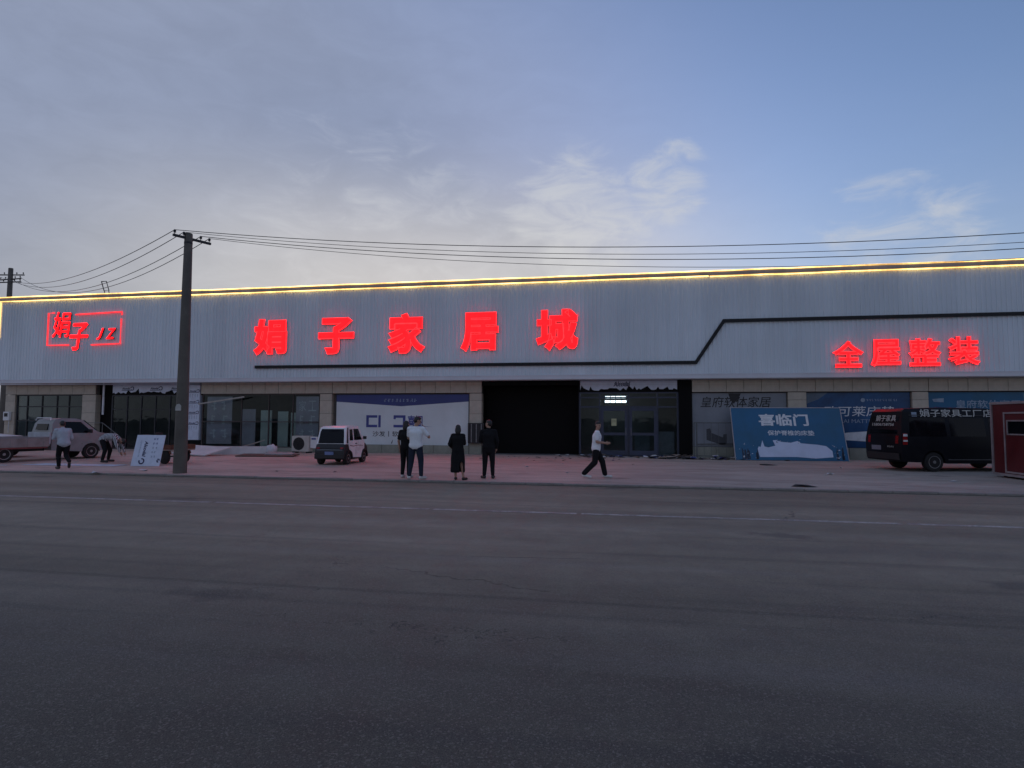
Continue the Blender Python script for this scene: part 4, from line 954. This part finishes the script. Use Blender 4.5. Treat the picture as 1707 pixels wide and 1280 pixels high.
for k in range(9):
    x = rnd.uniform(-2.2, -1.35) if k < 6 else rnd.uniform(1.75, 2.2); z = .04
    flat(bbq, [(x, z), (x+.09, z), (x+.08, z+rnd.uniform(.25, .6)), (x+.01, z+rnd.uniform(.25, .6))], mat('print_shadow_navy', (.006, .022, .05), .5), 'skyline_picture', .003)
# dark prop where the billboard rests on the poster wall is the wall itself; rails in front of the grey poster
def railing(label, x0, x1, y, h, n, m):
    q = tag(empty('railing', (x0, y, 0)), label, 'railing'); L = x1-x0
    MB().tube([(0, 0, h), (L, 0, h)], .022, 8).build('top_rail', m, q)
    MB().tube([(0, 0, .12), (L, 0, .12)], .016, 8).build('bottom_rail', m, q)
    for x in (0, .12): MB().tube([(x, 0, 0), (x, 0, h)], .028, 8).build('post', m, q)
    MB().tube([(L, 0, 0), (L, 0, h)], .025, 8).build('post', m, q)
    for i in range(n): x = .12+(L-.12)*(i+1)/(n+1); MB().tube([(x, 0, .12), (x, 0, h)], .007, 6).build('bar', m, q)
M_rail = mat('rail_grey', (.12, .13, .13), .5, .3)
railing('thin grey metal railing in front of the faded grey poster', 3.32, 5.35, -.55, 1.62, 5, M_rail)
rq = tag(empty('ramp_rail', (-28.1, -.6, 0)), 'thin pale handrail sloping down from the dark shopfront', 'railing')
MB().tube([(-1.2, 0, 1.45), (.25, 0, 1.45), (1.95, -.6, .72)], .02, 6).build('handrail', M_rail, rq)
for x, y, z in ((-1.2, 0, 1.45), (.25, 0, 1.45), (1.95, -.6, .72)): MB().tube([(x, y, 0), (x, y, z)], .02, 6).build('post', M_rail, rq)

# leaning printed board on the left and the sheet on the ground
q, w = leaning('printed_board', 'white printed panel propped on end beside the concrete pole', 'board', (-17.10, -10.32), (-16.05, -10.20), 1.13, R(16), .02, M_filmblue)
fr_ = frame((-.12, -.002, .62), (0, 0, -1), (1, 0, 0))
text_on(q, 'Alcodal', M_ink, fr_, .58, .13, off=.03, shear=.2)
small_print(q, M_printpale, frame((-.32, -.002, .62), (0, 0, -1), (1, 0, 0)), .62, .05, 14, 2)
pts = [(-.16+.09*math.cos(R(t)), -.004, .17+.09*math.sin(R(t))) for t in range(-200, 101, 30)]; MB().tube(pts, .022, 5).build('emblem', M_ink, q)
pts = [(.45+.04*math.cos(R(t)), -.004, .20+.06*math.sin(R(t))) for t in range(0, 301, 60)]; MB().tube(pts, .022, 5).build('emblem', M_ink, q)
for j in range(5):
    small_print(q, M_printpale if j > 1 else M_inkblue, frame((.22, -.002, .98-j*.16), (1, 0, 0), (0, 0, 1)), .22, .07, 2, 20+j)
sh = tag(MB().prism([(-21.2, -10.75, .006), (-17.55, -10.55, .006), (-17.6, -9.9, .006), (-21.0, -10.0, .006)], (0, 0, .012)).build('sheet', M_filmblue), 'long white film covered sheet lying flat on the concrete', 'sheet')
sh2 = tag(MB().prism([(-24.0, -11.2, .006), (-21.4, -11.15, .006), (-21.4, -10.95, .006), (-24.0, -11.0, .006)], (0, 0, .01)).build('offcut', M_whiteboard), 'narrow pale offcut lying flat near the walking worker', 'offcut')
wb = tag(MB().prism([(-.95, -.5, 0), (.7, -.5, 0), (1.35, .55, .0), (-.85, .5, .0)], (0, 0, .05)).build('white_sheet', M_whiteboard), 'white board lying on a slant below the film wrapped column', 'board')
wb.location = (-19.1, -4.3, .22); wb.rotation_euler = (R(20), R(3), 0)
cr = tag(MB().box(-1.5, 1.5, -.35, .35, 0, .36).build('flat_pack', M_whiteboard, None, .01), 'long pale flat pack lying before the showroom glass', 'flat pack'); cr.location = (-18.0, -2.6, 0); cr.rotation_euler = (0, 0, R(16))
cr2 = tag(MB().box(-1.3, 1.3, -.42, .42, 0, .05).build('pallet_board', M_brown), 'dark brown board lying flat on the paving', 'board'); cr2.location = (-15.75, -4.0, .03); cr2.rotation_euler = (R(3), 0, R(8))
cr3 = tag(MB().box(-.6, .6, -.3, .3, 0, .04).build('pallet_board', mat('pale_board', (.35, .35, .36), .6), None), 'small pale board lying on the dark brown one', 'board'); cr3.location = (-15.3, -3.75, .10); cr3.rotation_euler = (R(3), 0, R(14))
bag = MB().sphere((0, 0, .2), (.28, .22, .24), 14, 9)
bag.v = [tuple(Vector(v)*(1+.22*noise.noise(Vector(v)*7))) for v in bag.v]
bag = tag(bag.build('plastic_bag', M_paper, None, smooth=True), 'crumpled white plastic bag left of the air conditioner', 'bag'); bag.location = (-16.45, -2.6, .03)
pk = tag(MB().box(-1.7, 1.7, -.03, .03, -.035, .035).build('plank', mat('pale_wood', (.36, .34, .31), .6)), 'pale plank slanting across the showroom glass from the wrapped column', 'plank')
a, b = Wp(331, 672.5, -.6), Wp(407, 660.5, -.25); d = b-a; pk.location = (a+b)/2; pk.rotation_euler = (0, -math.atan2(d.z, d.xy.length), math.atan2(d.y, d.x)); pk.scale.x = d.length/3.4
pk2 = tag(MB().box(-1.2, 1.2, -.02, .02, -.025, .025).build('plank', mat('pale_wood', (.36, .34, .31), .6)), 'thin batten propped on the flat pack below the showroom glass', 'batten')
a, b = Wp(382, 750, -2.6), Wp(441, 733, -.35); d = b-a; pk2.location = (a+b)/2; pk2.rotation_euler = (0, -math.atan2(d.z, d.xy.length), math.atan2(d.y, d.x)); pk2.scale.x = d.length/2.4

ac = tag(empty('air_conditioner', (-15.75, -1.0, 0), R(-4)), 'cream outdoor air conditioner unit with round fan grille on low feet', 'air conditioner')
MB().box(-.48, .48, -.2, .2, .08, .86).build('case', M_acwhite, ac, .015)
MB().lathe([(.32, 0), (.32, .004)], (-.08, -.2, .47), (0, -1, 0), 28).build('fan_opening', M_plastic, ac)
g = MB()
for r in (.10, .17, .24, .31): g.tube([(-.08+r*math.cos(R(t)), -.218, .47+r*math.sin(R(t))) for t in range(0, 361, 20)], .006, 5)
for k in range(8): g.tube([(-.08, -.222, .47), (-.08+.32*math.cos(k*math.pi/4), -.222, .47+.32*math.sin(k*math.pi/4))], .005, 5)
g.build('fan_grille', M_darkmetal, ac)
for x in (-.38, .38): MB().box(x-.04, x+.04, -.22, .22, 0, .08).build('foot', M_darkmetal, ac)
MB().box(.50, .9, -.1, .2, .25, .82).build('side_box', M_white, ac, .015); MB().box(.58, .82, -.11, -.1, .68, .76).build('label_plate', M_inkblue, ac)
MB().tube([(.48, .1, .3), (.7, .2, .35), (.72, .28, 1.0)], .025, 6).build('pipe', M_plastic, ac)

# ------------------------------------------------------------------ litter
def shard(seed, s):
    rnd = random.Random(seed); n = 6; vs = [(0, 0, s*.25)]
    for k in range(n):
        a = k*2*math.pi/n; r = s*rnd.uniform(.5, 1.2); vs.append((r*math.cos(a), r*.8*math.sin(a), rnd.uniform(.0, s*.35)))
    vs += [(0, 0, 0)]
    return vs, [(0, 1+k, 1+(k+1) % n) for k in range(n)] + [(n+1, 1+(k+1) % n, 1+k) for k in range(n)]
def pile(name, label, cx, cy, lx, ly, n, seed, smax=.16):
    rnd = random.Random(seed); mb = MB(); mats = [M_paper, M_dark_scrap, M_brown, M_inkblue, M_wood, M_dark_scrap]; idx = []
    for k in range(n):
        vs, fs = shard(seed*100+k, rnd.uniform(.04, smax)); x, y = cx+rnd.gauss(0, lx), cy+rnd.gauss(0, ly)*.8; c, s = math.cos(k*2.4), math.sin(k*2.4); zz_ = abs(rnd.gauss(0, .05))
        mb.add([(x+a*c-b*s, y+a*s+b*c, z+zz_*(1 if k % 3 else 0)) for a, b, z in vs], fs); idx += [rnd.choice((0, 0, 1, 1, 2, 3, 4, 5))]*len(fs)
    me = bpy.data.meshes.new(name); me.from_pydata(mb.v, [], mb.f)
    for m in mats: me.materials.append(m)
    for p_, i in zip(me.polygons, idx): p_.material_index = i
    o = link(name, me, None); tag(o, label, 'rubble', kind='stuff'); return o
pile('rubble', 'scraps and torn film heaped by the black pier beside the entrance', 2.45, -.9, .55, .25, 110, 1, .26)
pile('rubble', 'scraps along the foot of the faded grey poster', 4.2, -1.15, .9, .22, 90, 2, .22)
pile('rubble', 'scattered scraps in front of the glass doors', -.7, -.55, .9, .28, 75, 3, .2)
pile('rubble', 'loose scraps on the paving before the black portal', -1.7, -2.2, 1.9, 1.4, 50, 4, .11)
for i, (px, py, s) in enumerate(((878, 777, .09), (945, 787, .10), (938, 772, .06), (1402, 779, .10), (1385, 790, .12), (1589, 802, .12), (806, 778, .08), (1140, 770, .08), (240, 784, .16), (161, 788, .18))):
    vs, fs = shard(900+i, s); o = MB().add(vs, fs).build('paper_scrap', M_paper); g_ = G(px, py); o.location = (g_.x, g_.y, .002)
    tag(o, 'small scrap of white paper lying alone on the paving', 'litter', 'paper scraps on the forecourt')
for i, (px, py, s, lab) in enumerate(((558, 786, .10, 'small dark lump on the paving behind the mini car'), (1278, 775, .35, 'flattened black rag lying in front of the blue billboard'), (1345, 811, .4, 'strip of dark debris along the kerb below the billboard'), (462, 785, .08, 'tiny dark crumb of litter between the pole and the mini car'))):
    vs, fs = shard(950+i, s); o = MB().add([(a*1.2, b*.35, min(c, .06)) for a, b, c in vs], fs).build('dark_scrap', M_dark_scrap); g_ = G(px, py); o.location = (g_.x, g_.y, .002)
    tag(o, lab, 'litter')

# ------------------------------------------------------------------ people
def blob(name, mb, m, parent, voxel=.011, smooth=6, wob=0.0):
    t = bpy.data.objects.new(name, mb.data(name))
    r = t.modifiers.new('remesh', 'REMESH'); r.mode = 'VOXEL'; r.voxel_size = voxel
    sm = t.modifiers.new('smooth', 'SMOOTH'); sm.factor = .5; sm.iterations = smooth
    me2 = evaluated(t); me2.materials.clear(); bpy.data.objects.remove(t); o = link(name, me2, m, parent)
    if wob:
        n_ = len(me2.vertices); cs = [0.0]*(3*n_); ns = [0.0]*(3*n_)
        me2.vertices.foreach_get('co', cs); me2.vertices.foreach_get('normal', ns)
        for i in range(n_):
            c_ = Vector(cs[3*i:3*i+3]); k_ = wob*(noise.noise(c_*Vector((9, 9, 4)))+.6*noise.noise(c_*19))
            for d_ in range(3): cs[3*i+d_] += ns[3*i+d_]*k_
        me2.vertices.foreach_set('co', cs); me2.update()
    for p_ in me2.polygons: p_.use_smooth = True
    return o
def V(*a): return Vector(a)
def person(label, loc, heading, J, wear, scale=1.0, hair='short', head_turn=0.0, head_pitch=0.0):
    """J: joints in a frame with x right, y forward, z up, for a 1.75 m figure."""
    q = tag(empty('person', (loc[0], loc[1], 0), heading), label, 'person'); q.scale = (scale,)*3
    base = dict(pelvis=V(0, 0, .94), waist=V(0, .0, 1.08), chest=V(0, 0, 1.29), neck=V(0, -.01, 1.46), head=V(0, .015, 1.62),
                ls=V(-.185, 0, 1.40), rs=V(.185, 0, 1.40), le=V(-.24, -.03, 1.12), re=V(.24, -.03, 1.12), lw=V(-.25, .05, .88), rw=V(.25, .05, .88),
                lh=V(-.095, 0, .90), rh=V(.095, 0, .90), lk=V(-.10, .02, .50), rk=V(.10, .02, .50), la=V(-.105, -.02, .09), ra=V(.105, -.02, .09),
                lt=V(-.12, .17, .03), rt=V(.12, .17, .03), lhd=None, rhd=None)
    base.update(J); j = base
    hd, nk = j['head'], j['neck']
    ht = Matrix.Rotation(-head_turn, 3, 'Z') @ Matrix.Rotation(head_pitch, 3, 'X')
    upv = (hd-nk).normalized(); tilt = Vector((0, 0, 1)).rotation_difference(upv).to_matrix()
    HM = tilt @ ht
    def hp(x, y, z): return hd + HM @ V(x, y, z)
    b = MB(); side = (j['rs']-j['ls']).normalized()
    b.capsule(j['pelvis']-side*.05, .095, j['pelvis']+side*.05, .095); b.capsule(j['pelvis'], .10, j['waist'], .09); b.capsule(j['waist'], .09, j['chest'], .10)
    b.capsule(j['chest']-side*.06, .09, j['chest']+side*.06, .09); b.capsule(j['ls'], .045, j['rs'], .045); b.capsule(j['chest'], .09, j['neck'], .052); b.capsule(nk, .055, hp(0, -.01, -.06), .052)
    # head: skull, face, jaw, nose, brow, ears, lips
    def ell(c, r, n=14, mm=10):
        t = MB().sphere((0, 0, 0), r, n, mm); b.add([c + HM @ Vector(v) for v in t.v], t.f)
    ell(hp(0, -.012, .025), (.076, .092, .095)); ell(hp(0, .022, -.03), (.062, .068, .085)); ell(hp(0, .035, -.078), (.042, .045, .035)); ell(hp(0, .094, -.012), (.014, .022, .026)); ell(hp(0, .078, .028), (.05, .018, .012)); ell(hp(0, .084, -.055), (.024, .014, .010))
    for s in (-1, 1): ell(hp(s*.078, -.008, -.005), (.012, .022, .034), 10, 8)
    for s, e, w, k in (('ls', 'le', 'lw', -1), ('rs', 're', 'rw', 1)):
        b.capsule(j[s], .052, j[e], .040); b.capsule(j[e], .041, j[w], .028)
        d = (j[w]-j[e]).normalized(); hdv = j['lhd' if k < 0 else 'rhd'] or d; hdv = hdv.normalized()
        out = side*k; a = (out-hdv*out.dot(hdv)); a = a.normalized() if a.length > .1 else Vector((0, 1, 0)); nrm = hdv.cross(a).normalized()
        palm = j[w]+hdv*.05; b.capsule(j[w]+hdv*.01, .026, palm+hdv*.02, .030); b.capsule(palm-nrm*.018+hdv*.02, .017, palm+nrm*.018+hdv*.02, .017)
        for f, L in enumerate((.072, .082, .076, .058)):
            r0 = palm+nrm*(-.027+.018*f)+hdv*.04; mid = r0+hdv*L*.55-a*.008; b.capsule(r0, .0095, mid, .009, 8); b.capsule(mid, .009, mid+hdv*L*.40-a*.022, .008, 8)
        t0 = j[w]+hdv*.03-nrm*.028; b.capsule(t0, .012, t0+hdv*.035-nrm*.028, .0105, 8); b.capsule(t0+hdv*.035-nrm*.028, .0105, t0+hdv*.068-nrm*.034-a*.01, .009, 8)
    for h, k, a, t in (('lh', 'lk', 'la', 'lt'), ('rh', 'rk', 'ra', 'rt')):
        b.capsule(j[h], .088, j[k], .058); b.capsule(j[k], .057, j[a], .036); b.capsule(j[a]+V(0, 0, -.03), .036, j[t], .032)
    blob('body', b, M_skin, q, .010, 3)
    eye = MB()
    for s in (-1, 1): eye.sphere(hp(s*.031, .083, .008), .011, 8, 6)
    eye.build('eyes', M_hair, q); MB().sphere(hp(0, .093, -.055), (.02, .006, .004), 8, 6).build('mouth', mat('lips', (.22, .09, .08), .5), q)
    # hair
    hm = MB()
    def hell(c, r):
        t = MB().sphere((0, 0, 0), r, 14, 10); hm.add([c + HM @ Vector(v) for v in t.v], t.f)
    hell(hp(0, -.022, .045), (.085, .096, .085))
    hell(hp(0, -.05, .0), (.080, .070, .075))
    if hair == 'short': hell(hp(0, .018, .082), (.066, .066, .042))
    if hair == 'bob':
        for s in (-1, 1): hell(hp(s*.058, -.03, -.05), (.04, .06, .10))
        hell(hp(0, -.065, -.07), (.085, .05, .13))
    blob('hair', hm, M_hair, q, .012, 4, .004)
    # clothes
    tp, tm, sl = wear['top']
    t = MB(); ex = .018
    t.capsule(j['pelvis']-side*.06, .138, j['pelvis']+side*.06, .138); t.capsule(j['pelvis'], .145, j['waist'], .135)
    for o_ in (-1, 1): t.capsule(j['pelvis']+side*.05*o_, .132, j['waist']+side*.05*o_, .125); t.capsule(j['waist']+side*.05*o_, .125, j['chest']+side*.065*o_, .135)
    t.capsule(j['waist'], .13, j['chest'], .142); t.capsule(j['chest']-side*.07, .135, j['chest']+side*.07, .135); t.capsule(j['ls'], .074, j['rs'], .074); t.capsule(j['chest'], .13, j['neck'].lerp(j['chest'], .30), .085)
    if sl == 'long': t.capsule(nk.lerp(j['chest'], .3), .075, nk+V(0, 0, .01), .066)
    for s, e, w in (('ls', 'le', 'lw'), ('rs', 're', 'rw')):
        if sl == 'short': t.capsule(j[s], .070, j[s].lerp(j[e], .72), .062)
        else: t.capsule(j[s], .070, j[e], .058); t.capsule(j[e], .058, j[w].lerp(j[e], .06), .043)
    if tp == 'jacket': t.capsule(j['pelvis']-side*.06-V(0, 0, .10), .115, j['pelvis']+side*.06-V(0, 0, .10), .115)
    if tp != 'dress': blob({'tee': 'shirt', 'shirt': 'shirt', 'jacket': 'jacket'}[tp], t, tm, q, .013, 5, .006)
    if tp == 'dress':
        hem = wear['hem']; steps = [(j['pelvis'], .150), (V(0, .01, .74), .175), (V(0, .01, .52), .180), (V(0, 0, hem+.06), .195)]
        for (a, ra), (c, rc) in zip(steps, steps[1:]):
            for o_ in (-.075, .075): t.capsule(a+side*o_, ra-.03, c+side*o_, rc-.03)
        # cut the hem flat with a slit by keeping only faces above it
        d_ = blob('dress', t, tm, q, .014, 5, .007)
        bm = bmesh.new(); bm.from_mesh(d_.data)
        rem = [v for v in bm.verts if v.co.z < hem or (v.co.x > .06 and v.co.z < hem+.34-abs(v.co.x-.14)*1.5 and v.co.y < .03 and abs(v.co.x-.14) < .05)]
        bmesh.ops.delete(bm, geom=rem, context='VERTS'); bm.to_mesh(d_.data); bm.free()
        sm = d_.modifiers.new('thickness', 'SOLIDIFY'); sm.thickness = .006
    else:
        l = MB(); lm = wear['legs']; wide = wear.get('wide', 0)
        l.capsule(j['pelvis']-side*.05, .118, j['pelvis']+side*.05, .118); l.capsule(j['pelvis'], .12, (j['lh']+j['rh'])/2, .12)
        for h, k, a in (('lh', 'lk', 'la'), ('rh', 'rk', 'ra')):
            l.capsule(j[h], .105, j[k], .078+wide*.6); l.capsule(j[k], .078+wide*.6, j[a]+V(0, 0, .03), .056+wide)
        blob('trousers', l, lm, q, .013, 4, .005)
    s_ = MB(); 
    for a, tt in (('la', 'lt'), ('ra', 'rt')):
        d = (j[tt]-j[a]); d2 = V(d.x, d.y, 0).normalized() if V(d.x, d.y, 0).length > .02 else V(0, 1, 0)
        heel = j[a]-V(0, 0, .035)-d2*.03; s2_ = MB(); s2_.capsule(heel, .046, j[tt], .044); s2_.capsule(j[a]-V(0, 0, .015), .044, heel, .046)
        blob('shoe', s2_, wear['shoes'], q, .012, 3)
    return q

ROADH = 0.0
# man in white T-shirt, back to us, hand at his mouth
person('man in white T-shirt and navy trousers, seen from behind with a hand at his mouth', (-5.72, -12.62), R(2), dict(
    re=V(.36, .06, 1.17), rw=V(.20, .20, 1.40), rhd=V(-.5, .2, .8), rs=V(.195, .01, 1.40), le=V(-.24, .10, 1.14), lw=V(-.10, .26, 1.10), lhd=V(.7, .5, 0),
    lh=V(-.10, 0, .90), lk=V(-.13, .02, .49), la=V(-.17, -.02, .09), lt=V(-.24, .14, .045), rk=V(.15, .02, .49), ra=V(.17, -.02, .09), rt=V(.26, .12, .045), head=V(.04, .02, 1.62)),
    dict(top=('tee', M_tee, 'short'), legs=M_navyc, shoes=M_shoe), 1.02, head_turn=R(60))
person('person in black T-shirt and black trousers standing close beside the man in white', (-6.16, -12.20), R(-8), dict(
    le=V(-.25, -.02, 1.12), lw=V(-.23, .02, .87), re=V(.22, .08, 1.13), rw=V(.10, .24, 1.05), rhd=V(-.6, .6, 0), lt=V(-.14, .16, .045), rt=V(.13, .17, .045)),
    dict(top=('tee', M_blackc, 'short'), legs=M_blackc, shoes=M_shoe), .95, hair='bob', head_turn=R(20))
person('woman in long black dress and sandals watching the signs', (-4.50, -12.55), R(6), dict(
    ls=V(-.165, 0, 1.40), rs=V(.165, 0, 1.40), le=V(-.27, -.02, 1.13), lw=V(-.18, .16, .98), lhd=V(.5, .8, -.1), re=V(.20, .10, 1.14), rw=V(.06, .24, 1.12), rhd=V(-.8, .4, .1),
    lk=V(-.08, .03, .50), la=V(-.06, -.02, .09), lt=V(-.07, .15, .045), rk=V(.12, .0, .50), ra=V(.20, -.06, .09), rt=V(.27, .08, .045)),
    dict(top=('dress', M_blackc, 'long'), hem=.24, shoes=M_darkshoe), .89, hair='bob')
person('man in black jacket and trousers looking towards the lit logo by the black portal', (-3.75, -11.95), R(14), dict(
    le=V(-.25, .04, 1.12), lw=V(-.13, .24, 1.05), lhd=V(.6, .6, .2), re=V(.26, -.02, 1.12), rw=V(.24, .08, .90), lk=V(-.10, .02, .50), rk=V(.12, .02, .50), ra=V(.13, -.02, .09), la=V(-.12, -.02, .09), lt=V(-.19, .14, .045), rt=V(.17, .16, .045)),
    dict(top=('jacket', M_blackc, 'long'), legs=M_blackc, shoes=M_darkshoe), .97, head_turn=R(-55))
person('man in white T-shirt and black trousers walking past the doors, paper in hand', (-.70, -11.05), R(-86), dict(
    pelvis=V(0, 0, .90), waist=V(0, .01, 1.05), chest=V(0, .03, 1.26), neck=V(0, .04, 1.43), head=V(0, .07, 1.59), ls=V(-.18, .03, 1.37), rs=V(.18, .03, 1.37),
    re=V(.22, .02, 1.10), rw=V(.16, .26, 1.06), rhd=V(-.2, 1, 0), le=V(-.21, .06, 1.10), lw=V(-.13, .28, 1.06), lhd=V(.2, 1, 0),
    lh=V(-.09, 0, .87), rh=V(.09, 0, .87), lk=V(-.09, .20, .48), la=V(-.09, .27, .09), lt=V(-.10, .46, .045), rk=V(.09, -.04, .48), ra=V(.09, -.36, .12), rt=V(.10, -.18, .045)),
    dict(top=('tee', M_tee, 'short'), legs=M_blackc, shoes=M_shoe, wide=.02), .97, head_turn=R(50))
pp = tag(MB().box(-.05, .05, -.03, .03, -.015, .015).build('folded_paper', M_paper, None, .004), 'small white folded paper held by the walking man', 'paper'); pp.location = (-.36, -11.06, 1.03)
g_ = G(104, 781)
person('worker in pale shirt and black trousers hurrying past the pickup truck', (g_.x, g_.y), R(62), dict(
    pelvis=V(0, -.02, .86), waist=V(0, .03, 1.0), chest=V(0, .10, 1.20), neck=V(0, .17, 1.35), head=V(0, .23, 1.49), ls=V(-.18, .13, 1.30), rs=V(.18, .13, 1.30),
    re=V(.25, .10, 1.03), rw=V(.22, .32, .98), le=V(-.25, .16, 1.03), lw=V(-.20, .36, 1.0), lh=V(-.09, -.02, .83), rh=V(.09, -.02, .83),
    lk=V(-.09, .14, .47), la=V(-.09, .06, .09), lt=V(-.10, .25, .045), rk=V(.09, .02, .45), ra=V(.09, -.34, .24), rt=V(.10, -.30, .08)),
    dict(top=('shirt', M_greyc, 'long'), legs=M_blackc, shoes=M_darkshoe), .99)
g_ = G(178, 769.5)
person('worker in striped shirt bending far down over the sheets by the pickup', (g_.x, g_.y), R(-70), dict(
    pelvis=V(0, -.16, .88), waist=V(0, -.02, .99), chest=V(0, .22, .97), neck=V(0, .40, .90), head=V(0, .52, .80), ls=V(-.18, .33, .90), rs=V(.18, .33, .90),
    re=V(.22, .42, .64), rw=V(.16, .52, .40), le=V(-.22, .42, .64), lw=V(-.12, .56, .38), lh=V(-.10, -.14, .84), rh=V(.10, -.14, .84),
    lk=V(-.22, .0, .46), la=V(-.24, -.06, .09), lt=V(-.26, .12, .045), rk=V(.22, .02, .46), ra=V(.24, -.05, .09), rt=V(.26, .13, .045)),
    dict(top=('shirt', M_stripe, 'long'), legs=M_blackc, shoes=M_darkshoe), 1.0)

bpy.data.scenes.remove(TMP)
